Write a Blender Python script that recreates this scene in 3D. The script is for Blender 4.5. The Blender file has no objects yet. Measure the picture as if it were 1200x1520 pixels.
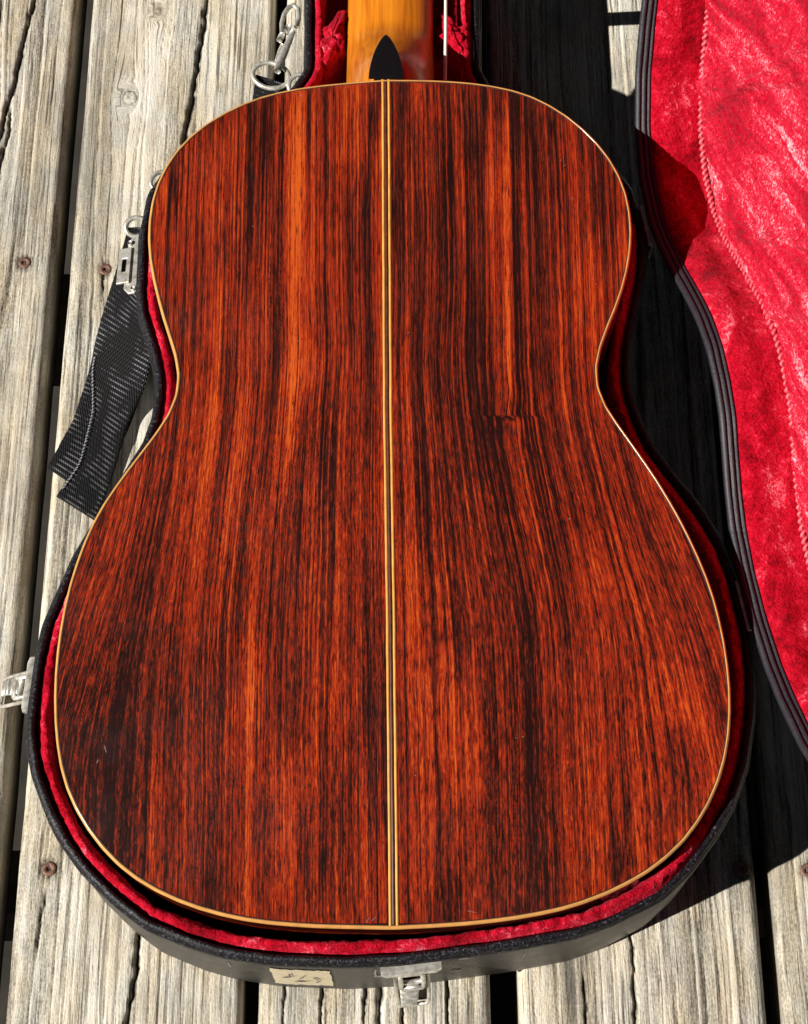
import bpy, math, random
import numpy as np
from mathutils import Vector, Matrix

# ---------------------------------------------------------------- camera, sky, sun, exposure
scene = bpy.context.scene
COL = scene.collection
cam_d = bpy.data.cameras.new('camera')
cam = bpy.data.objects.new('camera', cam_d)
COL.objects.link(cam)
cam.location = (0.0, -0.42, 0.98)
cam.rotation_euler = (math.radians(23.645), 0.0, math.radians(-0.294))
cam_d.sensor_fit = 'VERTICAL'
cam_d.sensor_height = 24.0
cam_d.lens = 24.0 * 2500.0 / 1520.0
cam_d.clip_start = 0.01
cam_d.clip_end = 200.0
scene.camera = cam

SUN_EL = math.radians(37.8)
TR = Vector((0.915 * math.cos(SUN_EL), 0.403 * math.cos(SUN_EL), -math.sin(SUN_EL))).normalized()
sun_d = bpy.data.lights.new('sun', 'SUN')
sun_d.energy = 5.0
sun_d.angle = math.radians(0.5)
sun_d.color = (1.0, 0.95, 0.87)
sun = bpy.data.objects.new('sun', sun_d)
COL.objects.link(sun)
sun.rotation_euler = TR.to_track_quat('-Z', 'Y').to_euler()
sun.location = (-3, -1.6, 3)

world = bpy.data.worlds.new('World')
scene.world = world
world.use_nodes = True
wnt = world.node_tree
wbg = wnt.nodes['Background']
sky = wnt.nodes.new('ShaderNodeTexSky')
sky.sky_type = 'NISHITA'
sky.sun_disc = False
sky.sun_elevation = SUN_EL
sky.sun_rotation = math.atan2(-TR.x, -TR.y)
sky.air_density = 0.08; sky.dust_density = 0.15; sky.ozone_density = 0.0; sky.altitude = 1500
hsv = wnt.nodes.new('ShaderNodeHueSaturation'); hsv.inputs['Saturation'].default_value = 0.5
wnt.links.new(sky.outputs[0], hsv.inputs['Color'])
wnt.links.new(hsv.outputs[0], wbg.inputs[0])
wbg.inputs[1].default_value = 0.05

scene.view_settings.view_transform = 'Standard'
scene.view_settings.look = 'None'
scene.view_settings.exposure = 0.45
scene.view_settings.gamma = 1.0

# ---------------------------------------------------------------- helpers
def tag(o, label=None, cat=None, group=None, kind=None):
    if label: o['label'] = label
    if cat: o['category'] = cat
    if group: o['group'] = group
    if kind: o['kind'] = kind
    return o

def empty(name, loc=(0, 0, 0), parent=None):
    o = bpy.data.objects.new(name, None)
    COL.objects.link(o)
    o.location = loc
    o.empty_display_size = 0.05
    if parent: o.parent = parent
    return o

def put(name, me, parent=None, mat=None):
    if mat is not None:
        me.materials.clear(); me.materials.append(mat)
    o = bpy.data.objects.new(name, me)
    COL.objects.link(o)
    if parent is not None:
        o.parent = parent
        o.location = (0, 0, 0)
        if not parent.get('_local'):
            w = world_loc(parent)
            o.location = (-w[0], -w[1], -w[2])
    return o

def world_loc(o):
    v = Vector((0, 0, 0))
    while o is not None:
        v = v + Vector(o.location)
        o = o.parent
    return v

def mesh(name, V, F, smooth=True, attrs=None, uv=None):
    V = np.asarray(V, dtype=np.float32).reshape(-1, 3)
    me = bpy.data.meshes.new(name)
    if isinstance(F, np.ndarray):
        n, k = F.shape
        me.vertices.add(len(V)); me.vertices.foreach_set('co', V.ravel())
        me.loops.add(n * k); me.loops.foreach_set('vertex_index', F.astype(np.int32).ravel())
        me.polygons.add(n)
        me.polygons.foreach_set('loop_start', np.arange(0, n * k, k, dtype=np.int32))
        me.polygons.foreach_set('loop_total', np.full(n, k, dtype=np.int32))
        me.update(calc_edges=True)
    else:
        me.from_pydata([tuple(map(float, v)) for v in V], [], F)
        me.update()
    if smooth:
        me.polygons.foreach_set('use_smooth', np.ones(len(me.polygons), dtype=bool))
    for k, a in (attrs or {}).items():
        a = np.asarray(a, dtype=np.float32)
        if a.ndim == 1:
            at = me.attributes.new(k, 'FLOAT', 'POINT'); at.data.foreach_set('value', a)
        else:
            at = me.attributes.new(k, 'FLOAT_VECTOR', 'POINT'); at.data.foreach_set('vector', a.ravel())
    return me

def grid_faces(n, m, closed_n=False, closed_m=False):
    i = np.arange(n if closed_n else n - 1)[:, None]
    j = np.arange(m if closed_m else m - 1)[None, :]
    i2 = (i + 1) % n; j2 = (j + 1) % m
    f = np.stack([i * m + j + 0 * j, i2 * m + j, i2 * m + j2, i * m + j2], axis=-1)
    return f.reshape(-1, 4)

def flip(F): return F[:, ::-1].copy()

def vn(x, y, seed=0):
    x = np.asarray(x, dtype=np.float64); y = np.asarray(y, dtype=np.float64)
    x, y = np.broadcast_arrays(x, y)
    ix = np.floor(x).astype(np.int64); iy = np.floor(y).astype(np.int64)
    fx = x - ix; fy = y - iy
    fx = fx * fx * (3 - 2 * fx); fy = fy * fy * (3 - 2 * fy)
    def h(a, b):
        n = (a * 374761393 + b * 668265263 + seed * 97463401) & 0x7fffffff
        n = ((n ^ (n >> 13)) * 1274126177) & 0x7fffffff
        n = (n ^ (n >> 16)) & 0xffff
        return n / 65535.0
    return (h(ix, iy) * (1 - fx) + h(ix + 1, iy) * fx) * (1 - fy) + (h(ix, iy + 1) * (1 - fx) + h(ix + 1, iy + 1) * fx) * fy

def fbm(x, y, seed=0, o=3, g=0.5):
    r = 0; a = 1; s = 0
    for k in range(o):
        r = r + a * vn(x * 2 ** k, y * 2 ** k, seed + 11 * k); s += a; a *= g
    return r / s

def sstep(a, b, x):
    t = np.clip((np.asarray(x, dtype=float) - a) / (b - a), 0, 1)
    return t * t * (3 - 2 * t)

def resample(P, step, closed=True, smooth=8):
    P = np.array(P, dtype=float)
    Q = np.vstack([P, P[:1]]) if closed else P
    d = np.r_[0, np.cumsum(np.linalg.norm(np.diff(Q, axis=0), axis=1))]
    n = max(8, int(round(d[-1] / 0.001)))
    s = np.linspace(0, d[-1], n, endpoint=not closed)
    R = np.c_[np.interp(s, d, Q[:, 0]), np.interp(s, d, Q[:, 1])]
    for _ in range(smooth):
        if closed:
            R = 0.5 * R + 0.25 * (np.roll(R, 1, 0) + np.roll(R, -1, 0))
        else:
            R[1:-1] = 0.5 * R[1:-1] + 0.25 * (R[:-2] + R[2:])
    m = max(8, int(round(d[-1] / step)))
    idx = np.linspace(0, n, m, endpoint=False) if closed else np.linspace(0, n - 1, m)
    if closed: R2 = np.vstack([R, R[:1]])
    else: R2 = R
    k = np.arange(len(R2))
    return np.c_[np.interp(idx, k, R2[:, 0]), np.interp(idx, k, R2[:, 1])]

def ccw(P):
    x, y = P[:, 0], P[:, 1]
    return P if np.sum(x * np.roll(y, -1) - np.roll(x, -1) * y) > 0 else P[::-1]

def normals_in(P):
    t = np.roll(P, -1, 0) - np.roll(P, 1, 0)
    t /= np.linalg.norm(t, axis=1)[:, None] + 1e-12
    return np.c_[-t[:, 1], t[:, 0]]

def sweep(P, prof, disp=None, T=None):
    """closed outline P, profile of (inward distance, height)"""
    N = normals_in(P); n = len(P); m = len(prof)
    V = np.zeros((n, m, 3))
    s = np.arange(n) * np.linalg.norm(P[1] - P[0])
    for j, (d, z) in enumerate(prof):
        dd = np.full(n, float(d)); zz = np.full(n, float(z))
        if disp is not None:
            a, b = disp(j, s, P); dd = dd + a; zz = zz + b
        V[:, j, 0] = P[:, 0] + N[:, 0] * dd
        V[:, j, 1] = P[:, 1] + N[:, 1] * dd
        V[:, j, 2] = zz
    V = V.reshape(-1, 3)
    if T is not None: V = T(V)
    return V, grid_faces(n, m, closed_n=True)

def row_span(P, y):
    a = P; b = np.roll(P, -1, 0)
    c = (a[:, 1] - y) * (b[:, 1] - y) <= 0
    c &= np.abs(b[:, 1] - a[:, 1]) > 1e-9
    a = a[c]; b = b[c]
    x = a[:, 0] + (y - a[:, 1]) / (b[:, 1] - a[:, 1]) * (b[:, 0] - a[:, 0])
    return x.min(), x.max()

def offset(P, d): return P + normals_in(P) * d

class MB:
    """collects simple solids into one mesh"""
    def __init__(s): s.v = []; s.f = []
    def add(s, V, F):
        o = len(s.v); s.v += [tuple(map(float, v)) for v in V]
        s.f += [tuple(int(i) + o for i in f) for f in F]
        return s
    def box(s, c, size, R=None, bev=0.0):
        c = np.array(c, float); h = np.array(size, float) / 2
        if bev <= 0:
            V = [(x, y, z) for x in (-h[0], h[0]) for y in (-h[1], h[1]) for z in (-h[2], h[2])]
            F = [(0, 1, 3, 2), (4, 6, 7, 5), (0, 4, 5, 1), (2, 3, 7, 6), (0, 2, 6, 4), (1, 5, 7, 3)]
        else:
            b = bev; V = []; F = []
            rings = [(-h[2], b), (-h[2] + b, 0), (h[2] - b, 0), (h[2], b)]
            for z, ins in rings:
                x, y = h[0] - ins, h[1] - ins
                V += [(-x + b, -y, z), (x - b, -y, z), (x, -y + b, z), (x, y - b, z), (x - b, y, z), (-x + b, y, z), (-x, y - b, z), (-x, -y + b, z)]
            for k in range(3):
                for i in range(8):
                    j = (i + 1) % 8
                    F.append((k * 8 + i, k * 8 + j, k * 8 + 8 + j, k * 8 + 8 + i))
            F.append(tuple(range(7, -1, -1))); F.append(tuple(range(24, 32)))
        V = np.array(V)
        if R is not None: V = V @ np.array(R).T
        return s.add(V + c, F)
    def tube(s, pts, r, k=8, cap=True, closed=False):
        pts = np.array(pts, float); n = len(pts)
        if closed: t = np.roll(pts, -1, 0) - np.roll(pts, 1, 0)
        else: t = np.gradient(pts, axis=0)
        t /= np.linalg.norm(t, axis=1)[:, None] + 1e-12
        up = np.array([0.0, 0.0, 1.0])
        if abs(t[0] @ up) > 0.9: up = np.array([1.0, 0, 0])
        V = []
        u = np.cross(t[0], up); u /= np.linalg.norm(u)
        rr = np.full(n, r) if np.isscalar(r) else np.array(r)
        for i in range(n):
            u = u - (u @ t[i]) * t[i]; u /= np.linalg.norm(u)
            w = np.cross(t[i], u)
            for a in range(k):
                q = 2 * math.pi * a / k
                V.append(pts[i] + rr[i] * (math.cos(q) * u + math.sin(q) * w))
        F = grid_faces(n, k, closed_n=closed, closed_m=True).tolist()
        if cap and not closed:
            F.append(tuple(range(k - 1, -1, -1))); F.append(tuple((n - 1) * k + i for i in range(k)))
        return s.add(V, F)
    def xf(s, M):
        s.v = [tuple(M @ Vector(v)) for v in s.v]; return s
    def build(s, name, mat, parent=None, smooth=False):
        me = mesh(name, s.v, s.f, smooth=smooth)
        return put(name, me, parent, mat)

# ---------------------------------------------------------------- materials
def new_mat(name):
    m = bpy.data.materials.new(name); m.use_nodes = True
    nt = m.node_tree; b = nt.nodes['Principled BSDF']
    return m, nt, b

def nd(nt, t, **kw):
    n = nt.nodes.new(t)
    for k, v in kw.items():
        if k in n.inputs: n.inputs[k].default_value = v
        else: setattr(n, k, v)
    return n

def attr(nt, name, out=2):
    n = nt.nodes.new('ShaderNodeAttribute'); n.attribute_name = name
    return n.outputs['Fac'] if out == 2 else n.outputs['Vector']

def scale(nt, vec, s):
    n = nt.nodes.new('ShaderNodeVectorMath'); n.operation = 'MULTIPLY'
    nt.links.new(vec, n.inputs[0]); n.inputs[1].default_value = s
    return n.outputs[0]

def noise(nt, vec, sc=1.0, det=3.0, rough=0.5, dist=0.0):
    n = nt.nodes.new('ShaderNodeTexNoise')
    nt.links.new(vec, n.inputs['Vector'])
    n.inputs['Scale'].default_value = sc; n.inputs['Detail'].default_value = det
    n.inputs['Roughness'].default_value = rough; n.inputs['Distortion'].default_value = dist
    return n.outputs['Fac']

def mth(nt, op, a, b=None, c=None, clamp=False):
    n = nt.nodes.new('ShaderNodeMath'); n.operation = op; n.use_clamp = clamp
    for i, v in enumerate((a, b, c)):
        if v is None: continue
        if isinstance(v, (int, float)): n.inputs[i].default_value = v
        else: nt.links.new(v, n.inputs[i])
    return n.outputs[0]

def ramp(nt, fac, stops, interp='LINEAR'):
    n = nt.nodes.new('ShaderNodeValToRGB'); r = n.color_ramp; r.interpolation = interp
    while len(r.elements) < len(stops): r.elements.new(0.5)
    for e, (p, c) in zip(r.elements, stops):
        e.position = p; e.color = (c[0], c[1], c[2], 1) if isinstance(c, tuple) else (c, c, c, 1)
    nt.links.new(fac, n.inputs[0])
    return n.outputs[0]

def mix(nt, fac, a, b, mode='MIX'):
    n = nt.nodes.new('ShaderNodeMix'); n.data_type = 'RGBA'; n.blend_type = mode
    for sock, v in ((n.inputs[0], fac), (n.inputs[6], a), (n.inputs[7], b)):
        if isinstance(v, (int, float)): sock.default_value = v
        elif isinstance(v, tuple): sock.default_value = (v[0], v[1], v[2], 1)
        else: nt.links.new(v, sock)
    return n.outputs[2]

def bump(nt, b, h, strength=0.5, dist=0.001, coat=False):
    n = nt.nodes.new('ShaderNodeBump'); n.inputs['Strength'].default_value = strength
    n.inputs['Distance'].default_value = dist
    nt.links.new(h, n.inputs['Height'])
    nt.links.new(n.outputs[0], b.inputs['Normal'])

def objco(nt):
    return nt.nodes.new('ShaderNodeTexCoord').outputs['Object']

def simple(name, col, rough=0.5, metal=0.0, spec=0.5, bsc=0, bst=0.3, bdist=0.0005, var=0.0, vsc=60):
    m, nt, b = new_mat(name)
    b.inputs['Base Color'].default_value = (*col, 1)
    b.inputs['Roughness'].default_value = rough; b.inputs['Metallic'].default_value = metal
    b.inputs['Specular IOR Level'].default_value = spec
    co = objco(nt)
    if bsc: bump(nt, b, noise(nt, co, bsc, 3), bst, bdist)
    if var:
        f = noise(nt, co, vsc, 4, 0.65)
        c = ramp(nt, f, [(0.3, tuple(x * (1 - var) for x in col)), (0.7, tuple(min(1, x * (1 + var)) for x in col))])
        nt.links.new(c, b.inputs['Base Color'])
    return m

M = {}
# weathered deck boards: tone / dirt attributes give grain and checks
def mat_deck():
    m, nt, b = new_mat('weathered_pine')
    tone = attr(nt, 'tone'); dirt_shade = attr(nt, 'dirt_shade'); gc = attr(nt, 'gc', 3)
    oi = nt.nodes.new('ShaderNodeObjectInfo')
    f1 = noise(nt, scale(nt, gc, (1400, 90, 1)), 1, 4, 0.65)
    f2 = noise(nt, scale(nt, gc, (420, 30, 1)), 1, 4, 0.6)
    f3 = noise(nt, scale(nt, gc, (45, 16, 1)), 1, 4, 0.6)
    speck = noise(nt, scale(nt, gc, (900, 500, 1)), 1, 3, 0.6)
    v = mth(nt, 'MULTIPLY_ADD', mth(nt, 'SUBTRACT', f1, 0.5), 1.1, tone)
    v = mth(nt, 'MULTIPLY_ADD', mth(nt, 'SUBTRACT', f2, 0.5), 0.55, v)
    v = mth(nt, 'MULTIPLY_ADD', mth(nt, 'SUBTRACT', speck, 0.5), 0.8, v, clamp=True)
    c = ramp(nt, v, [(0.05, (0.03, 0.028, 0.026)), (0.22, (0.14, 0.128, 0.11)), (0.42, (0.34, 0.32, 0.275)),
                     (0.60, (0.54, 0.52, 0.46)), (0.85, (0.76, 0.74, 0.68))])
    warm = mix(nt, ramp(nt, f3, [(0.35, 0.0), (0.65, 1.0)]), c, mix(nt, 0.9, c, (1.0, 0.88, 0.70), 'MULTIPLY'))
    grime = noise(nt, scale(nt, gc, (22, 8, 1)), 1, 5, 0.7)
    g2 = mix(nt, mth(nt, 'MULTIPLY', ramp(nt, grime, [(0.45, 0.0), (0.68, 1.0)]), 0.6), warm, (0.21, 0.195, 0.165))
    hn = noise(nt, scale(nt, gc, (520, 9, 1)), 1, 3, 0.55, 0.25)
    hair = mth(nt, 'MULTIPLY', ramp(nt, hn, [(0.35, 1.0), (0.40, 0.0)]), 0.55)
    g2 = mix(nt, hair, g2, (0.035, 0.030, 0.026))
    c = mix(nt, dirt_shade, g2, (0.012, 0.010, 0.008))
    nt.links.new(c, b.inputs['Base Color'])
    b.inputs['Roughness'].default_value = 0.85; b.inputs['Specular IOR Level'].default_value = 0.2
    h = mth(nt, 'ADD', mth(nt, 'MULTIPLY', f1, 0.6), mth(nt, 'SUBTRACT', mth(nt, 'MULTIPLY', speck, 0.5), hair))
    bump(nt, b, h, 0.85, 0.0010)
    return m
M['deck'] = mat_deck()

def mat_rosewood():
    m, nt, b = new_mat('rosewood_back')
    tone = attr(nt, 'tone'); gc = attr(nt, 'gc', 3)
    lines = noise(nt, scale(nt, gc, (1250, 5, 1)), 1, 3, 0.6, 0.15)
    worm = noise(nt, scale(nt, gc, (1150, 150, 1)), 1, 3, 0.65, 0.9)
    pore = noise(nt, scale(nt, gc, (1500, 75, 1)), 1, 3, 0.6, 0.25)
    amt = attr(nt, 'fig')
    v = mth(nt, 'MULTIPLY_ADD', mth(nt, 'SUBTRACT', lines, 0.5), 1.0, tone)
    v = mth(nt, 'ADD', v, mth(nt, 'MULTIPLY', mth(nt, 'SUBTRACT', worm, 0.5), mth(nt, 'MULTIPLY', amt, 1.0)))
    v = mth(nt, 'MULTIPLY_ADD', mth(nt, 'SUBTRACT', pore, 0.5), 0.75, v, clamp=True)
    c = ramp(nt, v, [(0.14, (0.016, 0.0042, 0.0032)), (0.30, (0.058, 0.0090, 0.005)), (0.44, (0.15, 0.016, 0.0055)),
                     (0.60, (0.30, 0.0225, 0.0065)), (0.92, (0.57, 0.095, 0.012))])
    p = ramp(nt, pore, [(0.36, 1.0), (0.405, 0.0)])
    c = mix(nt, mth(nt, 'MULTIPLY', p, 0.8), c, (0.012, 0.003, 0.002))
    vo = nt.nodes.new('ShaderNodeTexVoronoi'); vo.inputs['Scale'].default_value = 75
    nt.links.new(objco(nt), vo.inputs['Vector'])
    dust = mth(nt, 'MULTIPLY', mth(nt, 'LESS_THAN', vo.outputs['Distance'], 0.03), mth(nt, 'GREATER_THAN', noise(nt, objco(nt), 30, 2), 0.58))
    c = mix(nt, mth(nt, 'MULTIPLY', dust, 0.35), c, (0.5, 0.45, 0.4))
    nt.links.new(c, b.inputs['Base Color'])
    co = objco(nt)
    sm = noise(nt, co, 22, 4, 0.6)
    nt.links.new(ramp(nt, sm, [(0.3, 0.20), (0.7, 0.32)]), b.inputs['Roughness'])
    b.inputs['Specular IOR Level'].default_value = 0.5
    b.inputs['Coat Weight'].default_value = 0.8; b.inputs['Coat Roughness'].default_value = 0.09; b.inputs['Coat IOR'].default_value = 1.6
    bump(nt, b, mth(nt, 'ADD', pore, noise(nt, co, 35, 2)), 0.12, 0.0004)
    return m
M['rosewood'] = mat_rosewood()

def mat_plush(name='red_plush', brushed=False):
    m, nt, b = new_mat(name)
    co = objco(nt)
    if brushed:
        gc = attr(nt, 'gc', 3)
        big = noise(nt, scale(nt, gc, (75, 13, 1)), 1, 4, 0.6, 0.6)
    else:
        big = noise(nt, scale(nt, co, (38, 20, 38)), 1, 4, 0.6, 0.6)
    mid = noise(nt, co, 170, 3, 0.65, 1.0)
    fine = noise(nt, co, 620, 3, 0.7, 0.6)
    v = mth(nt, 'ADD', mth(nt, 'MULTIPLY', big, 0.62 if brushed else 0.45), mth(nt, 'ADD', mth(nt, 'MULTIPLY', mid, 0.25), mth(nt, 'MULTIPLY', fine, 0.55 if brushed else 0.25)))
    if brushed:
        st = [(0.575, (0.26, 0.000, 0.010)), (0.69, (0.50, 0.001, 0.018)), (0.785, (0.64, 0.018, 0.050)), (0.86, (0.84, 0.25, 0.31)), (0.95, (0.93, 0.62, 0.65))]
    else:
        st = [(0.38, (0.17, 0.000, 0.005)), (0.46, (0.44, 0.001, 0.014)), (0.53, (0.60, 0.010, 0.035)), (0.585, (0.78, 0.14, 0.19)), (0.66, (0.90, 0.45, 0.48))]
    c = ramp(nt, v, st)
    nt.links.new(c, b.inputs['Base Color'])
    b.inputs['Roughness'].default_value = 0.9; b.inputs['Specular IOR Level'].default_value = 0.1
    b.inputs['Sheen Weight'].default_value = 0.15; b.inputs['Sheen Roughness'].default_value = 0.35
    b.inputs['Sheen Tint'].default_value = (1, 0.25, 0.35, 1)
    h = mth(nt, 'ADD', mid, mth(nt, 'MULTIPLY', fine, 0.8))
    bump(nt, b, h, 1.0, 0.0018)
    return m
M['plush_panel'] = mat_plush('brushed_red_plush', True)
M['plush'] = mat_plush()

def mat_vinyl():
    m, nt, b = new_mat('black_vinyl')
    co = objco(nt)
    f = noise(nt, co, 30, 5, 0.7); g = noise(nt, co, 700, 2, 0.6)
    c = ramp(nt, f, [(0.35, (0.020, 0.019, 0.018)), (0.65, (0.060, 0.056, 0.048))])
    nt.links.new(c, b.inputs['Base Color'])
    nt.links.new(ramp(nt, f, [(0.3, 0.35), (0.7, 0.6)]), b.inputs['Roughness'])
    bump(nt, b, g, 0.35, 0.0006)
    return m
M['vinyl'] = mat_vinyl()

def mat_welt():
    m, nt, b = new_mat('textured_welt')
    co = objco(nt)
    g = noise(nt, co, 620, 3, 0.7, 0.5)
    c = ramp(nt, g, [(0.42, (0.003, 0.003, 0.004)), (0.58, (0.010, 0.010, 0.015)), (0.72, (0.12, 0.12, 0.15))])
    nt.links.new(c, b.inputs['Base Color'])
    b.inputs['Roughness'].default_value = 0.42; b.inputs['Specular IOR Level'].default_value = 0.3
    bump(nt, b, g, 0.7, 0.0008)
    return m
M['welt'] = mat_welt()

def mat_metal():
    m, nt, b = new_mat('worn_nickel')
    co = objco(nt)
    f = noise(nt, co, 260, 4, 0.6)
    nt.links.new(ramp(nt, f, [(0.3, (0.40, 0.37, 0.31)), (0.6, (0.80, 0.78, 0.72))]), b.inputs['Base Color'])
    b.inputs['Metallic'].default_value = 0.6; b.inputs['Roughness'].default_value = 0.3
    bump(nt, b, f, 0.15, 0.0004)
    return m
M['metal'] = mat_metal()

def mat_webbing():
    m, nt, b = new_mat('black_webbing')
    uv = attr(nt, 'gc', 3)
    sep = nt.nodes.new('ShaderNodeSeparateXYZ'); nt.links.new(uv, sep.inputs[0])
    rib = mth(nt, 'SINE', mth(nt, 'MULTIPLY', sep.outputs[1], 2 * math.pi / 0.0034))
    yarn = mth(nt, 'SINE', mth(nt, 'MULTIPLY', sep.outputs[0], 2 * math.pi / 0.0019))
    big = noise(nt, scale(nt, uv, (60, 34, 1)), 1, 3, 0.6)
    f = mth(nt, 'MULTIPLY', ramp(nt, rib, [(0.5, 0.0), (0.8, 1.0)]), ramp(nt, yarn, [(0.05, 0.75), (0.6, 1.0)]))
    f = mth(nt, 'MULTIPLY', f, ramp(nt, big, [(0.47, 0.04), (0.60, 1.0)]))
    c = mix(nt, f, (0.003, 0.003, 0.004), (0.17, 0.17, 0.19))
    nt.links.new(c, b.inputs['Base Color'])
    b.inputs['Roughness'].default_value = 0.7; b.inputs['Specular IOR Level'].default_value = 0.25
    bump(nt, b, mth(nt, 'MULTIPLY', rib, yarn), 0.6, 0.0006)
    return m
M['webbing'] = mat_webbing()

def mat_neck():
    m, nt, b = new_mat('amber_neck_wood')
    co = objco(nt)
    f = noise(nt, scale(nt, co, (420, 14, 60)), 1, 4, 0.6, 0.2)
    g = noise(nt, scale(nt, co, (70, 9, 30)), 1, 3, 0.6)
    v = mth(nt, 'ADD', mth(nt, 'MULTIPLY', f, 0.5), mth(nt, 'MULTIPLY', g, 0.5))
    nt.links.new(ramp(nt, v, [(0.32, (0.26, 0.055, 0.005)), (0.5, (0.58, 0.18, 0.010)), (0.66, (0.72, 0.26, 0.018))]), b.inputs['Base Color'])
    b.inputs['Roughness'].default_value = 0.28
    return m
M['neck'] = mat_neck()

M['maple'] = simple('maple_binding', (0.58, 0.29, 0.085), 0.2, var=0.18, vsc=120)
M['inlay'] = simple('pale_inlay_line', (0.64, 0.34, 0.075), 0.3, var=0.2, vsc=90)
M['purfling'] = simple('dark_purfling', (0.03, 0.008, 0.004), 0.65)
M['seam'] = simple('dark_seam_strip', (0.085, 0.018, 0.005), 0.45, var=0.5, vsc=160)
M['ebony'] = simple('black_ebony', (0.006, 0.005, 0.006), 0.3, bsc=300, bst=0.1)
M['spruce'] = simple('spruce_top', (0.55, 0.36, 0.16), 0.35)
M['rust'] = simple('rusty_steel', (0.20, 0.105, 0.075), 0.6, 0.3, var=0.5, vsc=500, bsc=500, bst=0.5)
M['dark'] = simple('screw_recess', (0.01, 0.007, 0.006), 0.8)
M['joist'] = simple('damp_joist_wood', (0.05, 0.04, 0.03), 0.9, var=0.4)
M['soil'] = simple('dark_soil', (0.03, 0.026, 0.02), 0.95, var=0.5, vsc=14, bsc=30)
M['paper'] = simple('cream_paper', (0.60, 0.52, 0.36), 0.8, var=0.12, vsc=200, bsc=200, bst=0.3)
M['ink'] = simple('faded_ink', (0.05, 0.045, 0.04), 0.7)
M['thread'] = simple('grey_thread', (0.34, 0.34, 0.38), 0.7)
M['cord_white'] = simple('white_cord', (0.82, 0.78, 0.70), 0.5)
M['hollow_shade'] = simple('shaded_hollow', (0.05, 0.035, 0.02), 0.5, 0.6, var=0.5, vsc=300)  # dark colour painting the shade inside the open lever frame
M['scratch'] = simple('lacquer_scratch', (0.20, 0.11, 0.10), 0.5)
M['scuff'] = simple('scuffed_vinyl', (0.32, 0.30, 0.27), 0.7)

def mat_piping():
    m, nt, b = new_mat('red_piping')
    t = attr(nt, 'twist')
    c = ramp(nt, t, [(0.2, (0.28, 0.002, 0.012)), (0.6, (0.52, 0.02, 0.05)), (0.95, (0.66, 0.14, 0.17))])
    nt.links.new(c, b.inputs['Base Color']); b.inputs['Roughness'].default_value = 0.55
    return m
M['piping'] = mat_piping()

# ---------------------------------------------------------------- the deck
random.seed(4)
deck = empty('wooden_deck'); tag(deck, kind='structure')
PL = [(-0.690, -0.540), (-0.530, -0.386), (-0.376, -0.2352), (-0.2238, -0.0908), (-0.0816, 0.0495), (0.0655, 0.2048), (0.2142, 0.360), (0.370, 0.515), (0.525, 0.668), (0.678, 0.822)]
KNOTS = {3: [(-0.192, 0.332, 0.011), (-0.175, 0.41, 0.008)], 2: [(-0.300, 0.30, 0.022)], 5: [(0.09, -0.42, 0.01)], 6: [(0.31, -0.1, 0.012)]}
CRACKS = {
    2: [([(-0.2640, 0.430), (-0.2700, 0.395), (-0.2728, 0.359), (-0.2796, 0.312), (-0.283, 0.28)], 0.0016, 0.0035),
        ([(-0.2750, 0.3295), (-0.2753, 0.3005), (-0.2784, 0.2721), (-0.2840, 0.24)], 0.0012, 0.003)],
    3: [([(-0.1390, 0.430), (-0.1413, 0.3947), (-0.1438, 0.3644), (-0.1464, 0.3359), (-0.1502, 0.3028), (-0.152, 0.27)], 0.0017, 0.004),
        ([(-0.1500, -0.238), (-0.1505, -0.2507), (-0.1511, -0.274), (-0.1538, -0.2925), (-0.1560, -0.33)], 0.0013, 0.004),
        ([(-0.2010, 0.2040), (-0.2005, 0.170), (-0.2015, 0.160)], 0.0006, 0.002),
        ([(-0.2060, -0.222), (-0.2075, -0.245), (-0.2085, -0.27)], 0.0006, 0.002)],
    4: [([(-0.0110, -0.255), (-0.0119, -0.2747), (-0.0123, -0.2895), (-0.0145, -0.36)], 0.0013, 0.004),
        ([(0.0012, -0.284), (0.0007, -0.2933), (-0.0006, -0.35)], 0.0010, 0.004),
        ([(-0.0448, -0.255), (-0.0451, -0.2745), (-0.0460, -0.34)], 0.0008, 0.003),
        ([(-0.0195, -0.25), (-0.0203, -0.2747), (-0.0210, -0.2932), (-0.0215, -0.31)], 0.0008, 0.003),
        ([(0.0256, -0.255), (0.0260, -0.3007), (0.0262, -0.33)], 0.0007, 0.003),
        ([(-0.066, -0.255), (-0.067, -0.33)], 0.0006, 0.002)],
    5: [([(0.1300, -0.245), (0.1309, -0.2604), (0.1313, -0.2792), (0.1310, -0.3086), (0.130, -0.34)], 0.0009, 0.003),
        ([(0.103, -0.27), (0.104, -0.34)], 0.0006, 0.002)],
}
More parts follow.
